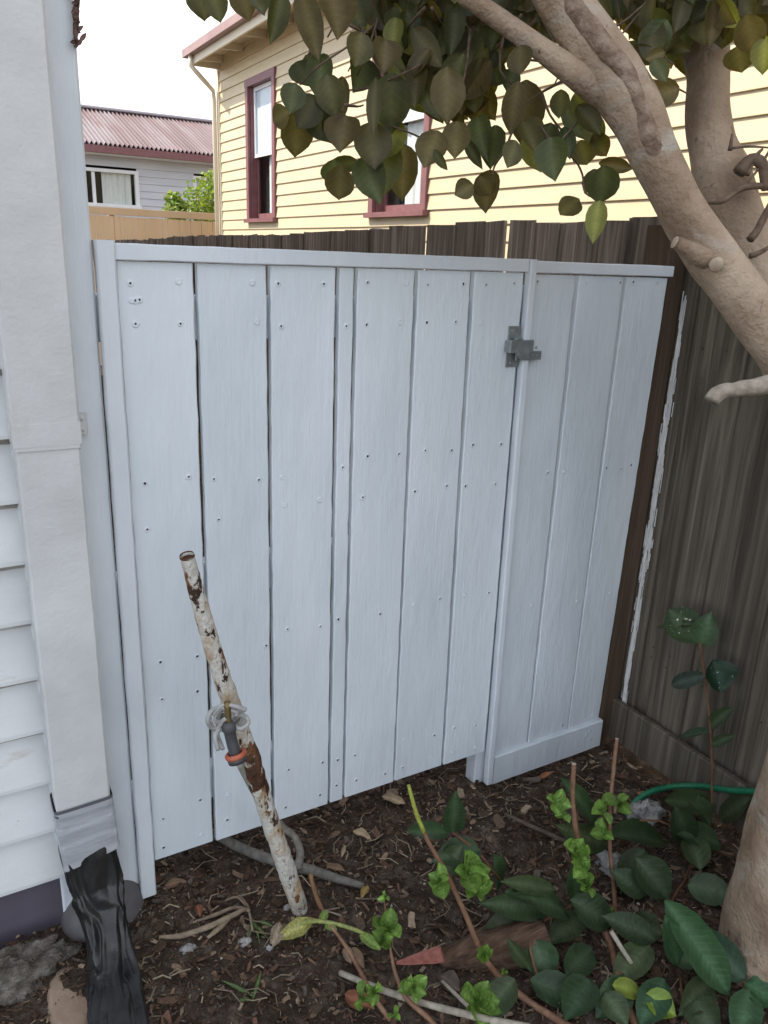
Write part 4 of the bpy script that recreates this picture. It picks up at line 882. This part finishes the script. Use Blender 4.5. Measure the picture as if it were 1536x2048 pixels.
# wilted leaf stem and blades of grass
wl = thing('wilted_plant', 'curved yellow green wilted stem with torn leaf lying over the mulch', 'plant', gp(640, 1860))
b = MB(); tube(b, [gp(590, 1850, .035), gp(630, 1842, .055), gp(680, 1850, .055), gp(730, 1868, .05), gp(770, 1895, .03)], [.004, .0048, .0045, .004, .003], 8, sub=5, col=(.24, .26, .08)); b.build('stem', leaf_bud, wl)
b = MB()
leaf(b, gp(632, 1838, .05), gp(548, 1880, .012), (-.2, -.6, 1), .038, droop=.1, fold=.5, col=(.32, .30, .09), shape='long', wavy=.16)
leaf(b, gp(560, 1845, .03), gp(545, 1895, .008), (.2, -.8, 1), .03, col=(.26, .20, .14), wavy=.15); b.build('torn_leaf', leaf_bud, wl)
b = MB()
for (x0, y0, x1, y1, w) in ((640, 1842, 655, 1822, 16), (650, 1850, 672, 1858, 14), (720, 1868, 760, 1895, 22)):
    b = MB(); leaf(b, gp(x0, y0, .05), gp(x1, y1, .06), (0, -.6, 1), w/FPX*1.7, col=(.17, .25, .05), shape='round'); b.build('leaf', leaf_bud, wl)
gr = thing('grass_tuft', 'sparse limp green grass blades on the bare mulch', 'grass tuft', gp(500, 1960))
b = MB()
for (x0, y0, x1, y1) in ((510, 1995, 440, 1955), (505, 2000, 525, 1935), (500, 1998, 480, 2000), (508, 1850, 535, 1872), (505, 1835, 520, 1880), (515, 1842, 545, 1850), (505, 1838, 500, 1870)):
    b = MB(); leaf(b, gp(x0, y0, .004), gp(x1, y1, .016), (0, -.5, 1), .008, col=(.10, .16, .05), shape='long', fold=.5); b.build('blade', leaf_bud, gr)

def fix(p, px, py, up=.012):
    if p.z < gz(p.x, p.y)+up: p = gp(px, py, up)
    if p.x > 1.735: p = atX(px, py, 1.73)
    return p
# ------------------------------------------------------------------ hydrangea stems with fresh buds
def bud(parent, c, n, size, out=None, spread=1., name='leaf_bud'):
    b = MB(); c = Vector(c)
    view = (CAM-c).normalized()
    for k in range(n):
        A = 2*math.pi*k/n+random.uniform(-.5, .5); e = random.uniform(.3, 1)
        side = view.orthogonal().normalized(); up_ = view.cross(side)
        d = (side*math.cos(A)+up_*math.sin(A))*spread+view*random.uniform(.2, .9)+Vector((0, 0, .35)); d.normalize()
        g = random.uniform(.75, 1.25); ln = size*random.uniform(.8, 1.3)
        nrm = view*.7-d*.7+Vector((random.uniform(-.6, .6), random.uniform(-.6, .6), random.uniform(0, .7)))
        leaf(b, c+d*ln*.06, c+d*ln, nrm, ln*random.uniform(.6, .85), fold=.75, droop=random.uniform(-.3, .2), col=(.15*g, .25*g, .05*g), shape='round', wavy=.02)
    for k in range(3):
        d = Vector((random.gauss(0, .5), random.gauss(0, .5), 1)).normalized(); g = random.uniform(.8, 1.2)
        leaf(b, c, c+d*size*.55, view+Vector((random.uniform(-.6, .6), 0, 0)), size*.3, fold=.7, droop=-.1, col=(.14*g, .23*g, .055*g), shape='long')
    return b.build(name, leaf_bud, parent)
def hyd(label, pts, ys_, rad, buds, cut=True, cols=None):
    P = [atY(a, b, y) for (a, b), y in zip(pts, ys_)]
    P = [fix(p, a, b) for p, (a, b) in zip(P, pts)]
    t = thing('hydrangea_stem', label, 'stem', (P[-1].x, P[-1].y, 0), 'budding hydrangea stems')
    b = MB()
    tube(b, P, rad, 10, sub=5, lump=.12, lsc=60, col=cols or (1, 1, 1)); s_ = b.build('stem', stem_red, t)
    if cut:
        d = (P[0]-P[1]).normalized(); b = MB(); tube(b, [P[0]+d*.0002, P[0]+d*.0018], [rad[0]*.98, rad[0]*.9], 10); b.build('cut_end', cut_wood, s_)
    for (x, y, yy_, n, sz) in buds: bud(t, atY(x, y, yy_), n, sz)
    return t
t = hyd('hydrangea stem with yellow green tip and a large fresh leaf cluster', [(818, 1575), (832, 1625), (855, 1680), (892, 1745), (925, 1815), (952, 1880), (968, 1915), (1000, 1955), (1060, 2005), (1140, 2055)], [-.38, -.40, -.42, -.45, -.48, -.51, -.53, -.56, -.60, -.64],
        [.0032, .004, .0046, .005, .0055, .0062, .0062, .0068, .0075, .008], [(935, 1748, -.47, 6, .050), (950, 1780, -.47, 5, .040), (880, 1765, -.46, 5, .034), (968, 1910, -.54, 6, .026), (1008, 1945, -.57, 3, .010)], cut=False)
b = MB(); tube(b, [atY(817, 1570, -.381), atY(832, 1625, -.4005), atY(848, 1664, -.415)], [.0036, .0046, .0048], 10, sub=3, col=(.26, .28, .05)); b.build('green_tip', leaf_bud, t)
hyd('reddish upright hydrangea stem with cut top and stacked bud leaves', [(1148, 1528), (1145, 1590), (1150, 1645), (1162, 1710), (1178, 1790), (1198, 1840), (1222, 1890), (1238, 1960), (1255, 2010), (1275, 2060)], [-.42, -.43, -.45, -.47, -.50, -.53, -.56, -.60, -.62, -.64],
    [.0056, .0056, .0062, .0064, .0068, .0074, .0078, .0078, .0082, .0085], [(1112, 1605, -.44, 4, .034), (1126, 1630, -.44, 3, .022), (1155, 1708, -.485, 6, .038), (1165, 1735, -.49, 5, .036), (1175, 1775, -.505, 5, .032)])
hyd('slender tan hydrangea stem with cut top behind bright paired leaves', [(1234, 1478), (1226, 1550), (1220, 1620), (1220, 1700), (1228, 1780), (1230, 1840), (1222, 1868)], [-.36, -.38, -.41, -.44, -.48, -.52, -.55], [.0048, .005, .005, .0052, .0055, .0055, .005],
    [(1205, 1625, -.42, 4, .038), (1238, 1610, -.42, 3, .046), (1208, 1668, -.43, 3, .036), (1226, 1838, -.53, 6, .026)])
hyd('small hydrangea shoot with folded young leaves left of the red splinter', [(768, 1798), (774, 1850), (782, 1905), (792, 1950), (812, 1995), (850, 2030), (880, 2060)], [-.42, -.44, -.47, -.50, -.54, -.58, -.60], [.0016, .0026, .0032, .004, .0048, .005, .005],
    [(770, 1795, -.42, 3, .014), (772, 1862, -.46, 3, .044), (765, 1885, -.46, 4, .036), (828, 1975, -.55, 6, .028)], cut=False)
hyd('bent brown hydrangea stem running down from the wilted leaf', [(660, 1850), (690, 1890), (722, 1945), (742, 1985), (780, 2040)], [-.36, -.40, -.45, -.49, -.53], [.003, .0042, .0048, .005, .005], [(748, 1985, -.51, 5, .026), (725, 2000, -.50, 3, .03), (790, 2030, -.55, 3, .02)], cut=False)
hyd('low hydrangea shoot with upright leaf pair at the bottom edge', [(952, 1990), (960, 2020), (975, 2060)], [-.62, -.63, -.64], [.003, .004, .004], [(955, 2010, -.63, 6, .046), (965, 2035, -.635, 4, .035)], cut=False)

# ------------------------------------------------------------------ low camellia suckers and the seedling by the fence
def lowcol():
    g = random.uniform(.7, 1.25); return (.045*g*random.uniform(.85, 1.2), .072*g, .030*g)
def sucker(label, leaves, stems, group=None, name='camellia_sucker', wall=False):
    place = (lambda x, y, yy_, up=.012: atX(x, y, 1.715+yy_*.1)) if wall else (lambda x, y, yy_, up=.012: fix(atY(x, y, yy_), x, y, up))
    p0 = place(*stems[0][-1]); t = thing(name, label, 'plant', (p0.x, p0.y, 0), group)
    b = MB()
    for s_ in stems: tube(b, [place(*q) for q in s_], [.0022]+[.003]*(len(s_)-1), 7, sub=3, lump=.1, lsc=60, col=(.8, .7, .6))
    b.build('stem', stem_red, t)
    for q in leaves:
        x0, y0, x1, y1, w, yy_ = q[:6]; c = q[6] if len(q) > 6 else lowcol()
        b = MB(); B, T = place(x0, y0, yy_, .035), place(x1, y1, yy_-random.uniform(-.01, .03), .03)
        vw = (CAM-B).normalized()
        n = vw*.75+Vector((random.uniform(-.35, .35), random.uniform(-.3, .2), random.uniform(.1, .7)))
        leaf(b, B, T, n, w/FPX*(B-CAM).dot(fwd)*random.uniform(.72, .9), fold=random.uniform(.15, .6), droop=random.uniform(.02, .28), col=c, wavy=random.uniform(0, .06))
        b.build('leaf', leaf_spot if wall and q[4] > 60 else leaf_low, t)
    return t
sucker('dark glossy camellia sucker behind the large fresh leaf cluster', [(905, 1665, 912, 1588, 62, -.33), (895, 1665, 815, 1660, 48, -.34), (960, 1700, 870, 1715, 74, -.36), (985, 1710, 1000, 1785, 54, -.38), (925, 1690, 875, 1760, 50, -.36)],
       [[(905, 1665, -.33), (925, 1680, -.34), (960, 1708, -.36), (1000, 1760, -.40)]])
sucker('dark camellia sucker with spreading leaves over the rotting timber', [(1085, 1830, 968, 1862, 82, -.48), (1100, 1815, 985, 1810, 70, -.47), (1140, 1830, 1035, 1765, 96, -.47), (1170, 1830, 1095, 1885, 60, -.50), (1150, 1800, 1165, 1710, 60, -.46), (1110, 1780, 1020, 1760, 50, -.45), (1070, 1880, 1100, 1960, 78, -.53), (1060, 1935, 1025, 1900, 40, -.54), (1140, 1800, 1235, 1850, 80, -.50), (1060, 1960, 1180, 2010, 80, -.58), (1130, 1950, 1190, 1890, 66, -.56)],
       [[(1180, 1790, -.47), (1110, 1830, -.48), (1075, 1850, -.50), (1060, 1900, -.54), (1090, 1990, -.60)]])
sucker('dark camellia sucker with broad leaves in front of the trunk base', [(1190, 1655, 1160, 1560, 60, -.36), (1215, 1690, 1130, 1660, 62, -.38), (1330, 1690, 1235, 1650, 80, -.42), (1350, 1610, 1385, 1705, 74, -.44), (1330, 1600, 1440, 1610, 70, -.40), (1270, 1715, 1345, 1800, 90, -.48), (1375, 1770, 1470, 1790, 80, -.50), (1290, 1790, 1230, 1740, 66, -.48), (1420, 1650, 1390, 1590, 60, -.42), (1440, 1690, 1360, 1650, 64, -.44), (1310, 1880, 1210, 1830, 70, -.54), (1260, 1840, 1330, 1870, 70, -.54), (1440, 1640, 1500, 1590, 60, -.42), (1400, 1740, 1380, 1660, 70, -.46), (1290, 1700, 1240, 1780, 76, -.46)],
       [[(1385, 1720, -.46), (1370, 1760, -.48), (1345, 1800, -.50), (1330, 1870, -.56)], [(1375, 1715, -.45), (1340, 1650, -.43), (1280, 1640, -.41)]])
NEAR = (.040, .088, .036)
sucker('nearest glossy camellia sucker with large pointed leaves and one yellowing', [(1330, 1830, 1365, 1945, 66, -.70, NEAR), (1330, 1800, 1470, 2000, 105, -.68, NEAR), (1490, 1960, 1385, 1850, 90, -.70, (.03, .06, .032)), (1330, 1960, 1280, 2050, 80, -.72, (.03, .07, .03)), (1290, 1990, 1355, 2030, 70, -.72, (.15, .22, .03)), (1225, 1970, 1290, 1985, 46, -.68, (.16, .20, .03)), (1490, 1965, 1560, 2010, 70, -.72, (.03, .085, .03)), (1500, 1980, 1480, 2080, 80, -.71, NEAR), (1530, 1700, 1560, 1800, 60, -.66, (.03, .10, .03)), (1390, 2000, 1430, 2070, 80, -.70), (1260, 1960, 1200, 2030, 70, -.64), (1420, 1960, 1360, 2030, 70, -.66), (1180, 1960, 1130, 2040, 80, -.62), (1210, 1985, 1255, 2050, 60, -.64), (1300, 1890, 1230, 1960, 70, -.60), (1030, 1960, 960, 2040, 70, -.60), (1400, 1930, 1330, 1900, 60, -.62)],
       [[(1540, 1890, -.70), (1490, 1962, -.70), (1470, 2060, -.72)], [(1360, 1950, -.70), (1365, 2000, -.72), (1375, 2060, -.73)]])
sucker('thin camellia seedling with white spotted leaves against the paling fence', [(1398, 1285, 1335, 1215, 92, -.24), (1425, 1320, 1445, 1385, 84, -.23, (.016, .04, .02)), (1415, 1350, 1320, 1372, 44, -.25, (.05, .07, .05)), (1395, 1250, 1295, 1240, 22, -.26), (1418, 1455, 1462, 1415, 34, -.23), (1418, 1465, 1352, 1472, 34, -.25), (1420, 1490, 1470, 1470, 30, -.23), (1400, 1290, 1420, 1230, 60, -.24)],
       [[(1395, 1240, -.24), (1400, 1290, -.24), (1412, 1370, -.24), (1420, 1450, -.24), (1424, 1530, -.235), (1422, 1640, -.23)]], name='camellia_seedling', wall=True)
# dry creeper hanging off the house corner
vn = MB()
for k in range(4):
    pts = [atY(150+random.uniform(-3, 6), y, -.01) for y in range(-60, 100, 18)]
    tube(vn, pts, .0028, 6, sub=2, lump=.5, lsc=90, jit=.2, col=(.16, .10, .085))
for k in range(46):
    p = atY(152+random.uniform(-5, 7), random.uniform(-50, 98), -.012); q = p+Vector((random.gauss(0, .006), 0, random.gauss(0, .008))); leaf(vn, p, q, (random.gauss(0, 1), -1, .4), .007, col=(.15, .09, .08), shape='long', fold=.6)
tag(vn.build('dead_vine', dry_leaf), 'thin dry brown vine hanging down the white house corner', 'vine')
